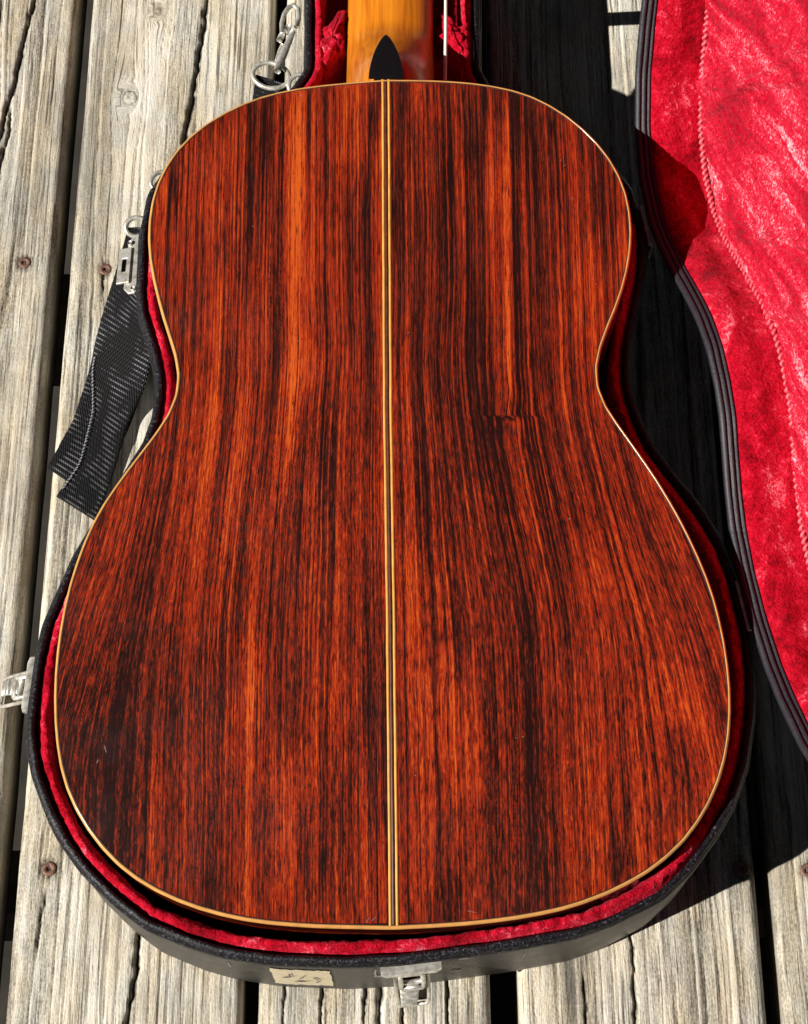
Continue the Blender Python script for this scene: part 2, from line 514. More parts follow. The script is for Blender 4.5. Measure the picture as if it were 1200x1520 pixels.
def plank(i, x0, x1):
    w = x1 - x0
    near = 2 <= i <= 6
    nx = 180 if near else 24
    e = 0.005
    ue = np.array([0.0, 0.0006, 0.0018, 0.0034])
    us = np.r_[ue, np.linspace(e, w - e, nx), w - ue[::-1]]
    if near:
        vs = np.r_[np.linspace(-1.0, -0.38, 40, endpoint=False), np.arange(-0.38, 0.50, 0.0017), np.linspace(0.505, 1.5, 60)]
    else:
        vs = np.linspace(-1.0, 1.5, 160)
    U, Vv = np.meshgrid(us, vs)
    X = U + x0; Y = Vv.copy()
    s = 100 * (i + 1)
    # growth-ring coordinate, bent round knots
    g = U + 0.010 * (fbm(U * 8 + 3, Vv * 2.2, s, 2) - 0.5) + 0.002 * (vn(U * 60, Vv * 14, s + 5) - 0.5)
    kn = np.zeros_like(U)
    for (kx, ky, kr) in KNOTS.get(i, []):
        dx = X - kx; dy = Y - ky
        r2 = (dx / kr) ** 2 + (dy / (kr * 3.2)) ** 2
        g = g - dx * 0.75 * np.exp(-r2)
        r1 = (dx / kr) ** 2 + (dy / (kr * 1.25)) ** 2
        kn = np.maximum(kn, np.exp(-r1 * 2.2))
        g = g + 0.004 * np.exp(-r1 * 1.5) * np.sin(np.sqrt(r1 + 1e-6) * 7)
    bands = vn(g * 230, Vv * 3.0, s + 1) * 0.42 + vn(g * 520, Vv * 6.0, s + 2) * 0.33 + vn(g * 90, Vv * 1.6, s + 3) * 0.25
    ridge = np.abs(vn(g * 300, Vv * 2.5, s + 4) * 2 - 1)
    tone = 0.69 + (bands - 0.5) * 0.85 - (1 - sstep(0.0, 0.16, ridge)) * 0.32
    tone = tone + (fbm(U * 25, Vv * 9, s + 7, 3) - 0.5) * 0.30
    tone = tone - kn * 0.45
    tone += 0.03 * math.sin(i * 2.3)
    z = (bands - 0.5) * 0.0011 - (1 - sstep(0.0, 0.18, ridge)) * 0.0007
    z += (vn(U * 30, Vv * 3, s + 8) - 0.5) * 0.0012
    dirt_shade = np.zeros_like(U)
    for pts, cw, dep in CRACKS.get(i, []):
        py = np.array([p[1] for p in pts]); px = np.array([p[0] for p in pts]); o = np.argsort(py)
        cx = np.interp(Y, py[o], px[o]) + 0.0016 * (vn(Y * 160, Y * 0, s + 9) - 0.5) + 0.0007 * (vn(Y * 700, Y * 0, s + 10) - 0.5)
        ends = sstep(py.min(), py.min() + 0.012, Y) * (1 - sstep(py.max() - 0.012, py.max(), Y))
        wid = cw * ends * (0.55 + 0.9 * vn(Y * 220, Y * 0, s + 12)) + 1e-6
        k = np.exp(-((X - cx) / wid) ** 2) * ends
        dirt_shade = np.maximum(dirt_shade, k); z = z - dep * k
    # random short checks
    rs = np.random.RandomState(900 + i)
    for _ in range(26 if near else 0):
        cx0 = x0 + rs.uniform(0.006, w - 0.006); cy0 = rs.uniform(-0.36, 0.46); L = rs.uniform(0.012, 0.07); cw = rs.uniform(0.00035, 0.0007)
        cx = cx0 + 0.0012 * (vn(Y * 50, Y * 0, s + 13 + _) - 0.5)
        ends = sstep(cy0 - L, cy0 - L * 0.5, Y) * (1 - sstep(cy0 + L * 0.5, cy0 + L, Y))
        k = np.exp(-((X - cx) / cw) ** 2) * ends * rs.uniform(0.4, 0.95)
        dirt_shade = np.maximum(dirt_shade, k); z = z - 0.0012 * k
    for (sx_, sy_) in [(-0.2545, 0.1952), (-0.1992, 0.1896), (-0.2053, -0.2164), (0.2355, -0.2195), (0.1975, -0.2185)]:
        rr_ = np.sqrt((X - sx_) ** 2 + (Y - sy_) ** 2)
        ang_ = 0.0016 * (vn(X * 900, Y * 900, s + 40) - 0.5)
        tone = tone - 0.40 * np.exp(-((rr_ + ang_) / 0.0062) ** 4) - 0.22 * np.exp(-((X - sx_ + ang_) / 0.0016) ** 2) * np.exp(-((Y - sy_) / 0.016) ** 2)
    # worn rounded edges
    d = np.minimum(U, w - U)
    z = z - 0.0042 * (1 - np.clip(d / e, 0, 1)) ** 2.2 - 0.0012 * (vn(Vv * 50, U * 0, s + 20) ** 3) * (1 - np.clip(d / 0.010, 0, 1))
    xw = 0.0009 * (fbm(Vv * 18, Vv * 0, s + 30, 3) - 0.5)
    X = X + np.where(U < e, xw, 0) * 1.0 + np.where(U > w - e, -xw, 0)
    dirt_shade = np.clip(dirt_shade + (1 - sstep(0.0, 0.0022, d)) * 0.35 * vn(Vv * 60, U * 0, s + 21), 0, 1)
    V = np.stack([X, Y, z], axis=-1)
    n, m = U.shape
    # skirt: sides and underside
    lo_l = np.stack([X[:, 0], Y[:, 0], np.full(n, -0.034)], -1); lo_r = np.stack([X[:, -1], Y[:, -1], np.full(n, -0.034)], -1)
    VV = np.concatenate([lo_l[:, None, :], V, lo_r[:, None, :]], axis=1)
    ext = lambda a: np.concatenate([a[:, :1], a, a[:, -1:]], axis=1)
    tone = ext(tone); dirt_shade = ext(dirt_shade)
    dirt_shade[:, 0] = 0.95; dirt_shade[:, -1] = 0.95  # board sides coloured near black to paint the shade inside the gaps
    gcx = np.concatenate([g[:, :1] - 0.034, g, g[:, -1:] + 0.034], axis=1) + i * 3.7
    gcy = ext(Y) + i * 1.3
    F = grid_faces(n, m + 2)
    me = mesh('plank', VV.reshape(-1, 3), flip(F), True, {'tone': np.clip(tone, 0, 1).ravel(), 'dirt_shade': dirt_shade.ravel(), 'gc': np.stack([gcx, gcy, 0 * gcx], -1).reshape(-1, 3)})
    return put('plank', me, deck, M['deck'])
planks = [plank(i, a, b) for i, (a, b) in enumerate(PL)]

def screw(parent, x, y, r=0.0043, z=-0.0002):
    mb = MB()
    K = 20; prof = [(0.0, 0.0002), (0.0013, 0.0002)]
    V = []; F = []
    rings = [(r * 0.30, -0.0010), (r * 0.34, 0.0004), (r * 0.8, 0.0004), (r * 0.97, 0.0001), (r, -0.0006), (r * 0.9, -0.002)]
    a0 = random.random()
    for j, (rr, zz) in enumerate(rings):
        for k in range(K):
            q = a0 + 2 * math.pi * k / K
            sq = 1.0
            if j < 2: sq = 1.0 / max(abs(math.cos((q - a0 + math.pi / 4) % (math.pi / 2) - math.pi / 4)), 0.5) * 0.9
            V.append((x + rr * sq * math.cos(q), y + rr * sq * math.sin(q), z + zz))
    F = grid_faces(len(rings), K, closed_m=True).tolist()
    mb.add(V, F)
    s = mb.build('screw', M['rust'], parent, True)
    c = MB(); c.add([(x + r * 0.34 * math.cos(2 * math.pi * k / 8), y + r * 0.34 * math.sin(2 * math.pi * k / 8), z - 0.0009) for k in range(8)], [tuple(range(8))])
    o = c.build('screw_recess', M['dark'], None); o.parent = s; 
    h = MB(); h.add([(x + r * 1.25 * math.cos(2 * math.pi * k / 24), y + r * 1.35 * math.sin(2 * math.pi * k / 24), z + 0.0002 if False else z - 0.0001) for k in range(24)], [tuple(range(24))])
    return s
for pi, x, y in [(2, -0.2545, 0.1952), (3, -0.1992, 0.1896), (3, -0.2053, -0.2164), (6, 0.2355, -0.2195), (2, -0.252, -0.2164), (3, -0.105, 0.19), (3, -0.105, -0.2164),
                 (4, -0.065, 0.19), (4, 0.034, 0.19), (4, -0.065, -0.2164), (4, 0.034, -0.2164), (5, 0.083, 0.19), (5, 0.083, -0.2164), (5, 0.188, 0.19), (5, 0.1975, -0.2185), (6, 0.236, 0.19)]:
    s = screw(planks[pi], x, y, z=0.0004)
for yj in (-0.2164, 0.19, 0.60, 1.0, -0.62):
    mb = MB(); mb.box((0.05, yj, -0.085), (1.6, 0.038, 0.10), bev=0.002)
    mb.build('joist', M['joist'], deck)
me = mesh('ground', [(-30, -30, -0.5), (30, -30, -0.5), (30, 30, -0.5), (-30, 30, -0.5)], [(0, 1, 2, 3)], False)
g = put('ground', me, None, M['soil']); tag(g, kind='structure')

# ---------------------------------------------------------------- outlines (metres)
GR = [(-0.006, 0.2292), (0.0066, 0.2291), (0.0192, 0.2288), (0.0318, 0.2281), (0.0443, 0.2269), (0.0568, 0.2249), (0.069, 0.222), (0.0807, 0.2176), (0.0916, 0.2115), (0.1017, 0.2041), (0.1109, 0.1955), (0.1191, 0.186), (0.126, 0.1756), (0.1314, 0.1643), (0.135, 0.1524), (0.1368, 0.14), (0.1371, 0.1274), (0.1359, 0.1149), (0.1335, 0.1026), (0.1301, 0.0905), (0.1257, 0.0787), (0.1208, 0.0671), (0.1163, 0.0553), (0.1135, 0.0433), (0.1138, 0.0312), (0.1178, 0.0196), (0.1241, 0.0088), (0.1309, -0.0018), (0.1376, -0.0125), (0.1441, -0.0233), (0.1501, -0.0344), (0.1557, -0.0457), (0.1608, -0.0572), (0.1655, -0.069), (0.1696, -0.0809), (0.1729, -0.093), (0.1753, -0.1054), (0.1771, -0.1179), (0.1781, -0.1304), (0.1785, -0.143), (0.1779, -0.1556), (0.1763, -0.1681), (0.1735, -0.1803), (0.1694, -0.1922), (0.1639, -0.2035), (0.1571, -0.214), (0.1491, -0.2236), (0.1398, -0.232), (0.1296, -0.2393), (0.1186, -0.2454), (0.1072, -0.2506), (0.0953, -0.2549), (0.0832, -0.2584), (0.0709, -0.2609), (0.0584, -0.2629), (0.0459, -0.2644), (0.0333, -0.2656), (0.0208, -0.2664), (0.0081, -0.267), (-0.0045, -0.2675)]
GL = [(-0.0089, 0.2292), (-0.0214, 0.2282), (-0.0338, 0.2271), (-0.0462, 0.2258), (-0.0586, 0.224), (-0.0708, 0.2215), (-0.0828, 0.2181), (-0.0943, 0.2133), (-0.1052, 0.2073), (-0.1155, 0.2003), (-0.1247, 0.1921), (-0.1327, 0.1826), (-0.139, 0.172), (-0.1436, 0.1606), (-0.1465, 0.1485), (-0.1477, 0.1361), (-0.1476, 0.1237), (-0.1463, 0.1113), (-0.1439, 0.0991), (-0.1408, 0.087), (-0.1374, 0.075), (-0.1334, 0.0631), (-0.1296, 0.0513), (-0.1274, 0.0392), (-0.1283, 0.0272), (-0.1324, 0.0157), (-0.1387, 0.005), (-0.1457, -0.0053), (-0.1529, -0.0156), (-0.1598, -0.026), (-0.1663, -0.0367), (-0.1718, -0.0478), (-0.1763, -0.0594), (-0.18, -0.0714), (-0.183, -0.0835), (-0.1852, -0.0958), (-0.1868, -0.1081), (-0.1878, -0.1206), (-0.1882, -0.1331), (-0.1879, -0.1456), (-0.187, -0.158), (-0.1853, -0.1704), (-0.1827, -0.1826), (-0.1788, -0.1943), (-0.1733, -0.2055), (-0.1665, -0.2159), (-0.1586, -0.2255), (-0.1497, -0.2342), (-0.1398, -0.2416), (-0.129, -0.2478), (-0.1177, -0.2529), (-0.1059, -0.2571), (-0.0939, -0.2604), (-0.0817, -0.2629), (-0.0693, -0.2646), (-0.0569, -0.2657), (-0.0444, -0.2665), (-0.0319, -0.2669), (-0.0194, -0.2672), (-0.0069, -0.2675)]
CL = [(-0.1622, 0.1636), (-0.1618, 0.1415), (-0.1615, 0.1221), (-0.1593, 0.1054), (-0.1543, 0.0903), (-0.1498, 0.0763), (-0.1471, 0.0633), (-0.1461, 0.0519), (-0.1471, 0.0338), (-0.1518, 0.0178), (-0.1593, 0.0038), (-0.1767, -0.0315), (-0.1862, -0.0508), (-0.1942, -0.0728), (-0.201, -0.0931), (-0.2035, -0.1087), (-0.2048, -0.1202), (-0.2055, -0.134), (-0.206, -0.1506), (-0.2049, -0.164), (-0.1999, -0.184), (-0.1923, -0.2014), (-0.1826, -0.2186), (-0.1696, -0.2352), (-0.1528, -0.2509), (-0.1358, -0.2636), (-0.1106, -0.2738), (-0.0929, -0.2787), (-0.0675, -0.2826), (-0.0297, -0.2842), (0.0007, -0.2826), (0.0312, -0.279), (0.0615, -0.275), (0.0923, -0.2696), (0.1106, -0.2635), (0.1366, -0.2507), (0.1529, -0.2369), (0.1667, -0.2201), (0.1788, -0.2008), (0.1863, -0.1848), (0.1913, -0.1698), (0.1951, -0.1473), (0.1969, -0.1274)]
CR = [(.0700, .80), (.0700, .66), (.0545, .61), (.0544, .345), (.0530, .290), (.0600, .2745), (.080, .264), (.105, .248), (.130, .224), (.147, .196), (.1545, .165),
      (.1535, .1458), (.149, .12), (.142, .0921), (.1385, .073), (.1385, .0509), (.1435, .0306), (.1505, .0123), (.163, -.007), (.1735, -.0234),
      (.184, -.0439), (.1915, -.0694), (.196, -.0975), (.1969, -.1274), (.1945, -.15), (.188, -.18), (.178, -.203)]
CLl = CL[::-1]                      # right side, bottom, up the left side
CASE = CR + [p for p in CLl if not (p[0] > 0.17 and p[1] > -0.20)] + [(-.158, .195), (-.143, .222), (-.120, .245), (-.095, .262), (-.070, .2735), (-.0606, .290), (-.0614, .345), (-.0614, .61), (-.077, .66), (-.077, .80), (0, .825)]
GUIT = GR + GL[::-1]
ZG = 0.118; ZR = 0.085
def lift(V):
    """the guitar lies tilted in the case, its neck end about 3 cm higher than its tail"""
    V = np.array(V, dtype=float).reshape(-1, 3)
    y = V[:, 1]
    V[:, 2] += 0.091 + 0.12 * (np.minimum(y, 0.232) + 0.272) - ZG + 0.045 * np.maximum(y - 0.232, 0)
    return V

# ---------------------------------------------------------------- guitar
guitar = empty('classical_guitar', (-0.006, 0.0, 0.023))
tag(guitar, 'classical guitar lying face down, striped red-brown rosewood back towards the camera', 'guitar')
GP = ccw(resample(GUIT, 0.003, True, 6))
YT, YB = 0.2290, -0.2668
def seam_x(y): return np.interp(y, [-0.2672, -0.0965, 0.0128, 0.2292], [-0.0045, -0.0057, -0.0070, -0.0077])
def arch(x, y):
    """height of the domed back above its rim plane"""
    lo = np.interp(y, ys_tab, xl_tab); hi = np.interp(y, ys_tab, xr_tab)
    c = 0.5 * (lo + hi); h = np.maximum(0.5 * (hi - lo), 1e-4)
    q = np.clip((x - c) / h, -1, 1)
    endf = sstep(YT, YT - 0.10, y) * sstep(YB, YB + 0.12, y)
    return 0.0045 * (1 - q * q) * endf
ys_tab = np.linspace(YB + 0.0006, YT - 0.0006, 800)
GI = offset(GP, 0.0021)
xl_tab = []; xr_tab = []
for y in ys_tab:
    try: a, b = row_span(GI, y)
    except ValueError: a = b = float(seam_x(y))
    xl_tab.append(a); xr_tab.append(b)
xl_tab = np.array(xl_tab); xr_tab = np.array(xr_tab)

# hand-placed figure: (distance from seam, top y, bottom y, width, amount)
STREAK = {
 -1: [(.054, .262, -.02, .0048, .42), (.058, .18, -.0, .003, .2), (.0727, .20, .04, .006, .26), (.111, .235, .10, .018, .16), (.0640, .25, .03, .0045, -.42), (.0840, .24, .02, .0016, -.5),
      (.022, .24, .05, .005, -.30), (.030, .22, .06, .0022, .2), (.098, .25, .02, .0014, -.4), (.036, .06, -.05, .006, -.30), (.048, .03, -.09, .005, -.30), (.068, -.02, -.16, .007, .28),
      (.085, .10, -.06, .009, .16), (.024, -.05, -.2, .006, .22), (.010, .25, .10, .004, -.18), (.100, .05, -.03, .008, .18), (.040, .24, .12, .003, .12), (.033, .02, -.05, .010, -.14), (.020, .12, .02, .004, .22), (.047, .14, .03, .006, .22), (.014, -.16, -.26, .006, .18)],
 1: [(.073, .255, .02, .0036, .42), (.081, .22, .08, .0020, .28), (.103, .22, -.02, .0032, .26), (.050, .25, .03, .010, -.26), (.028, .23, .09, .003, .20), (.036, .25, .13, .006, .14),
     (.090, .24, .02, .005, -.22), (.062, .24, .10, .003, .12), (.055, .06, .03, .006, .38), (.0735, .03, -.05, .006, .20), (.013, .25, .14, .004, .18), (.020, .24, .03, .004, -.24), (.120, .2, -.1, .0030, .12),
     (.086, .02, -.14, .010, -.18), (.030, .02, -.1, .006, .16), (.012, -.06, -.2, .012, .14), (.040, -.1, -.25, .004, -.22), (.095, -.06, -.22, .012, .12), (.018, .05, -.06, .012, -.16)]}
def panel(side):
    nr, nc = 470, 300
    t = np.linspace(0, 1, nr)
    # rows crowd towards both ends where the outline turns flat
    yy = YB + 0.0020 + (YT - YB - 0.0040) * (0.5 - 0.5 * np.cos(math.pi * (0.12 + 0.76 * t)) - 0.0349) / (1 - 2 * 0.0349)
    yy = np.clip(yy, YB + 0.0020, YT - 0.0020)
    sx = seam_x(yy)
    edge = np.interp(yy, ys_tab, xr_tab if side > 0 else xl_tab)
    x0 = sx + side * 0.0026
    edge = np.where(side * (edge - x0) < 0.0002, x0 + side * 0.0002, edge)
    c = np.linspace(0, 1, nc)
    X = x0[:, None] + (edge - x0)[:, None] * c[None, :]
    Y = np.repeat(yy[:, None], nc, 1)
    Z = ZG + arch(X, Y)
    a = np.abs(X - sx[:, None])
    # grain runs straight above the waist and fans outwards over the lower bout
    t1 = sstep(0.05, -0.13, Y)
    u = a - (0.020 if side > 0 else 0.011) * t1 * sstep(0.0, 0.085, a) - 0.030 * sstep(0.10, 0.195, a) * sstep(0.02, -0.20, Y)
    u = u + 0.0028 * (fbm(a * 14, Y * 4.5, 5 + side, 2) - 0.5) + 0.0007 * (vn(a * 80, Y * 30, 8 + side) - 0.5)
    u = u + 0.0018 * np.exp(-((a - 0.03) / 0.03) ** 2) * np.exp(-((Y - 0.045) / 0.03) ** 2)
    sd = 300 if side > 0 else 340
    if side > 0:     # small knot right of the seam
        dx = (a - 0.0690); dy = (Y - 0.0117)
        kk = np.exp(-((dx / 0.013) ** 2 + (dy / 0.010) ** 2))
        u = u + 0.0030 * kk * np.where(dy > 0, 1, -0.5)
    tone = (vn(u * 90, Y * 4.0, sd) - 0.5) * 0.17 + (vn(u * 260, Y * 5, sd + 1) - 0.5) * 0.17 + (vn(u * 600, Y * 5, sd + 2) - 0.5) * 0.24 + (vn(u * 1200, Y * 6, sd + 3) - 0.5) * 0.30
    tone = tone * 1.15
    tone += 0.26 * (fbm(u * 34 + 3, Y * 11, sd + 4, 3) - 0.5)
    low = sstep(0.05, -0.16, Y)
    tone = tone * (1.0 - 0.25 * low) + (0.440 + 0.005 * low)
    thin = np.abs(vn(u * 330, Y * 2.2, sd + 6) * 2 - 1)
    thin2 = np.abs(vn(u * 640, Y * 2.6, sd + 16) * 2 - 1)
    tone = tone - 0.24 * (1 - sstep(0.0, 0.13, thin2)) * (0.3 + 0.7 * vn(u * 60, Y * 9, sd + 17))
    tone = tone + 0.13 * sstep(0.52, 0.80, fbm(u * 42 + 9, Y * 13, sd + 18, 3)) - 0.10 * sstep(0.55, 0.8, fbm(u * 50 + 2, Y * 7, sd + 19, 3))
    tone = tone - 0.32 * (1 - sstep(0.0, 0.08, thin)) * (0.4 + 0.6 * vn(u * 100, Y * 12, sd + 7))
    for (su, y1, y0, wd, am) in STREAK[side]:
        su *= 0.97; wd *= (0.62 if am > 0 else 0.60); am *= (0.62 if am > 0 else 0.55); y1 = y1 * 0.9 if y1 > 0 else y1; y0 = y0 * 0.9 if y0 > 0 else y0
        f = np.exp(-((u - su - 0.0016 * (vn(Y * 14, u * 0, int(su * 1e4)) - 0.5)) / wd) ** 2) * (1 - sstep(y1 - 0.03, y1 + 0.01, Y)) * sstep(y0 - 0.02, y0 + 0.03, Y)
        tone = tone + am * f * (0.65 + 0.7 * vn(u * 500, Y * 16, sd + 9))
    if side > 0:
        tone = tone - 0.45 * np.exp(-((dx / 0.007) ** 2 + ((dy + 0.001 - dx * 0.15 + 0.0010 * np.sin(dx * 900)) / 0.0009) ** 2)) + 0.06 * np.exp(-((dx / 0.009) ** 2 + ((dy + 0.005) / 0.002) ** 2))
        tone = tone - 0.04 * sstep(0.02, 0.10, Y)
    else:
        tone = tone - 0.06 * sstep(0.10, 0.17, a) * sstep(-0.03, -0.08, Y) - 0.05 * sstep(0.1, 0.16, a) + 0.05 * np.exp(-((a - .07) / .05) ** 2)  # lower-left bout darkened in the tone, standing in for a sky reflection
    fig = 0.45 + 0.55 * sstep(0.12, -0.05, Y)
    gc = np.stack([u + (7.0 if side > 0 else 3.0), Y, 0 * Y], -1)
    V = np.stack([X, Y, Z], -1).reshape(-1, 3)
    F = grid_faces(nr, nc)
    F = F if side < 0 else flip(F)
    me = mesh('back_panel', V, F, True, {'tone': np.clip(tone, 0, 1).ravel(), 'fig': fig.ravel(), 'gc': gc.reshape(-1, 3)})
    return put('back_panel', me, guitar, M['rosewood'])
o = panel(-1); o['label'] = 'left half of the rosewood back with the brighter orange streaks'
o = panel(1); o['label'] = 'right half of the rosewood back with a small knot at the waist'

def seam_strip(name, d0, d1, dz, mat):
    yy = np.linspace(YB + 0.0006, YT - 0.0002, 240)
    sx = seam_x(yy); w = []
    wob = 0.00012 * (vn(yy * 90, yy * 0, 77) - 0.5)
    P = []
    for d, z in ((d0, -0.0008), (d0 + 0.0001, dz), (d1 - 0.0001, dz), (d1, -0.0008)):
        x = sx + d + wob
        P.append(np.stack([x, yy, ZG + arch(x, yy) + z], -1))
    V = np.stack(P, 1).reshape(-1, 3)
    me = mesh(name, V, flip(grid_faces(len(yy), 4)), False)
    return put(name, me, guitar, mat)
seam_strip('centre_strip', -0.0010, 0.0010, 0.0001, M['seam'])
seam_strip('inlay_line', -0.00265, -0.0010, 0.00016, M['inlay'])
seam_strip('inlay_line', 0.0010, 0.00265, 0.00016, M['inlay'])
V, F = sweep(GP, [(0.0001, ZG - 0.0030), (-0.0001, ZG - 0.0016), (0.0001, ZG - 0.0008), (0.0006, ZG - 0.0001), (0.0010, ZG + 0.0002), (0.0016, ZG + 0.0002), (0.0017, ZG - 0.0008)])
for (sx_, sy_, L_, an_, w_) in [(-0.1585, -0.1740, 0.0050, 1.9, 0.0006), (-0.1625, -0.1805, 0.0026, 1.2, 0.0006), (0.0985, 0.1700, 0.0022, 0.6, 0.0004), (0.1020, 0.1640, 0.0018, 2.2, 0.0004), (0.0965, 0.1735, 0.0013, 1.5, 0.0005), (0.1025, 0.1480, 0.0014, 1.0, 0.0005), (-0.0180, -0.2630, 0.0040, 1.0, 0.0004), (-0.0150, -0.2625, 0.0035, 0.7, 0.0004), (0.0360, -0.2590, 0.0060, -0.2, 0.0004), (0.0050, 0.062, 0.0016, 0.8, 0.0004)]:
    cxs, cys = math.cos(an_), math.sin(an_)
    P4 = [(-L_ / 2, 0), (-L_ / 5, w_ / 2), (L_ / 4, w_ / 2.5), (L_ / 2, 0), (L_ / 5, -w_ / 2), (-L_ / 4, -w_ / 3)]
    V4 = [(sx_ + a_ * cxs - b_ * cys, sy_ + a_ * cys + b_ * cxs) for a_, b_ in P4]
    put('scratch', mesh('scratch', [(x_, y_, ZG + 0.00012 + float(arch(x_, y_))) for x_, y_ in V4], [tuple(range(6))], False), guitar, M['scratch'])
put('binding', mesh('binding', V, F), guitar, M['maple'])
V, F = sweep(GP, [(0.0015, ZG - 0.0008), (0.00165, ZG + 0.00012), (0.0022, ZG + 0.00014), (0.0023, ZG - 0.0008)])
put('purfling', mesh('purfling', V, F), guitar, M['purfling'])
GP2 = ccw(resample(GUIT, 0.004, True, 6))
V, F = sweep(GP2, [(0.0003, z) for z in np.linspace(0.039, ZG - 0.0028, 16)])
n = len(GP2)
s_attr = np.repeat(np.arange(n) * 0.004, 16)
rib_t = 0.36 + 0.5 * (vn(s_attr * 4, V[:, 2] * 420, 61) - 0.5) + 0.3 * (vn(s_attr * 6, V[:, 2] * 1100, 62) - 0.5)
put('rib', mesh('rib', V, F, True, {'tone': rib_t, 'fig': np.full(len(V), 0.5), 'gc': np.stack([V[:, 2], s_attr, 0 * s_attr], -1)}), guitar, M['rosewood'])
V, F = sweep(GP2, [(0.0004, 0.0395), (-0.0002, 0.038), (0.0003, 0.0355), (0.003, 0.035)])
put('front_binding', mesh('front_binding', V, F), guitar, M['maple'])
P = offset(GP2, 0.002)
put('soundboard', mesh('soundboard', [(x, y, 0.0352) for x, y in P], [tuple(range(len(P)))], False), guitar, M['spruce'])

# neck with heel, fingerboard, headstock (face down)
NX = -0.0053
NZ = 0.040
HX = NX - 0.0022; HY = 0.2288
xs = np.sin(np.linspace(-1, 1, 111) * math.pi / 2); ysn = np.r_[np.linspace(0.2285, 0.36, 170, endpoint=False), np.linspace(0.36, 0.640, 50)]
XX, YY = np.meshgrid(xs, ysn)
HWn = 0.0292 - 0.003 * (YY - 0.23) / 0.39
Xn = NX + HWn * XX
gy = 1 - sstep(HY + 0.006, HY + 0.090, YY)
crown = 0.0215 + (0.1163 - NZ - 0.0215) * gy
Zn = NZ + crown * np.clip(1 - XX ** 2, 0, 1) ** 0.34
V = np.stack([Xn, YY, Zn], -1).reshape(-1, 3)
put('neck', mesh('neck', V, grid_faces(len(ysn), 111)[:, ::-1].copy(), True), guitar, M['neck'])
yy = HY + 0.0326 * np.sin(np.linspace(0, 1, 40) ** 0.8 * math.pi / 2)
def ogive(y, W, L):
    q = np.clip((y - HY) / L, 0, 1); return W * np.clip(1 - q ** 1.75, 0, 1) ** 0.72
def ring(s, z):
    h = ogive(yy, 0.0107, 0.0326)
    return [(HX - s * a, HY + (b - HY) * (0.5 + 0.5 * s), z) for a, b in zip(h, yy)] + [(HX + s * a, HY + (b - HY) * (0.5 + 0.5 * s), z) for a, b in zip(h[::-1], yy[::-1])][1:]
Rg = [ring(1.0, 0.1160), ring(1.0, 0.1178), ring(0.96, 0.1183), ring(0.6, 0.1185), ring(0.05, 0.1186)]
Rg = Rg[:4]
V = np.array(Rg).reshape(-1, 3); m = len(Rg[0])
put('heel_cap', mesh('heel_cap', V, flip(grid_faces(len(Rg), m)).tolist() + [tuple(range(3 * m + m - 1, 3 * m - 1, -1))], False), guitar, M['ebony'])
mb = MB(); mb.box((NX, 0.434, NZ - 0.0035), (0.0580, 0.410, 0.0069), bev=0.0012); mb.build('fingerboard', M['ebony'], guitar)
mb = MB(); mb.box((NX, 0.715, NZ), (0.072, 0.15, 0.018), bev=0.003); mb.build('headstock', M['neck'], guitar)
for s_ in (-1, 1):
    for k in range(3):
        mb = MB()
        mb.tube([(NX + s_ * 0.034, 0.675 + 0.036 * k, NZ), (NX + s_ * 0.0505, 0.675 + 0.036 * k, NZ)], 0.0025, 8)
        mb.box((NX + s_ * 0.053, 0.675 + 0.036 * k, NZ), (0.008, 0.017, 0.012), bev=0.002)
        mb.build('tuning_peg', M['metal'], guitar)
for o in guitar.children:
    me = o.data; co_ = np.zeros(len(me.vertices) * 3, dtype=np.float32)
    me.vertices.foreach_get('co', co_)
    me.vertices.foreach_set('co', lift(co_).astype(np.float32).ravel()); me.update()

# ---------------------------------------------------------------- guitar case
case = empty('guitar_case', (0, 0, 0.0))
tag(case, 'open black guitar case with red plush lining, lid hinged up on its right', 'guitar case')
CP = ccw(resample(CASE, 0.0028, True, 14))
V, F = sweep(CP, [(0.006, 0.0012), (0.0010, 0.0016), (-0.0016, 0.0045), (-0.0018, 0.012), (-0.0012, 0.045), (-0.0004, 0.072), (0.0, 0.0785), (0.0012, 0.0790)])
put('case_shell', mesh('case_shell', V, F), case, M['vinyl'])
def wob(amp, f1, seed):
    def d(j, s, P):
        return amp * (vn(s * f1, s * 0 + j * 0.35, seed) - 0.5), amp * (vn(s * f1 * 1.3, s * 0 + j * 0.35, seed + 3) - 0.5)
    return d
V, F = sweep(CP, [(0.0010, 0.0782), (-0.0010, 0.0786), (-0.0018, 0.0800), (-0.0012, 0.0822), (-0.0006, 0.0826), (-0.0004, 0.0836), (0.0006, 0.0848), (0.0020, 0.0853), (0.0032, 0.0850), (0.0038, 0.0835), (0.0038, 0.078)], wob(0.0006, 90, 31))
put('rim_welt', mesh('rim_welt', V, F), case, M['welt'])
CPf = ccw(resample(CASE, 0.0011, True, 60))
pp = [(0.0036, 0.0780), (0.0044, 0.0795), (0.0056, 0.0815), (0.0072, 0.0848), (0.0090, 0.0858), (0.0106, 0.0846), (0.0116, 0.0815), (0.0120, 0.0760), (0.0121, 0.066), (0.0121, 0.050), (0.0121, 0.030), (0.0121, 0.0060)]
def plush_d(j, s, P):
    k = min(1.0, j / 3.0)
    a = 0.0029 * k * (fbm(s * 60, s * 0 + j * 0.5, 41, 3) - 0.55) + 0.0012 * k * (vn(s * 380, s * 0 + j * 1.7, 42) - 0.5)
    b = 0.0022 * k * (vn(s * 38, s * 0 + j * 0.3, 43) - 0.6) + 0.0020 * k * (vn(s * 420, s * 0 + j * 1.7, 44) - 0.5)
    return a, b * (1.0 if j < 8 else 0.0)
V, F = sweep(CPf, pp, plush_d)
put('wall_lining', mesh('wall_lining', V, F), case, M['plush'])
P = offset(CP, 0.010)
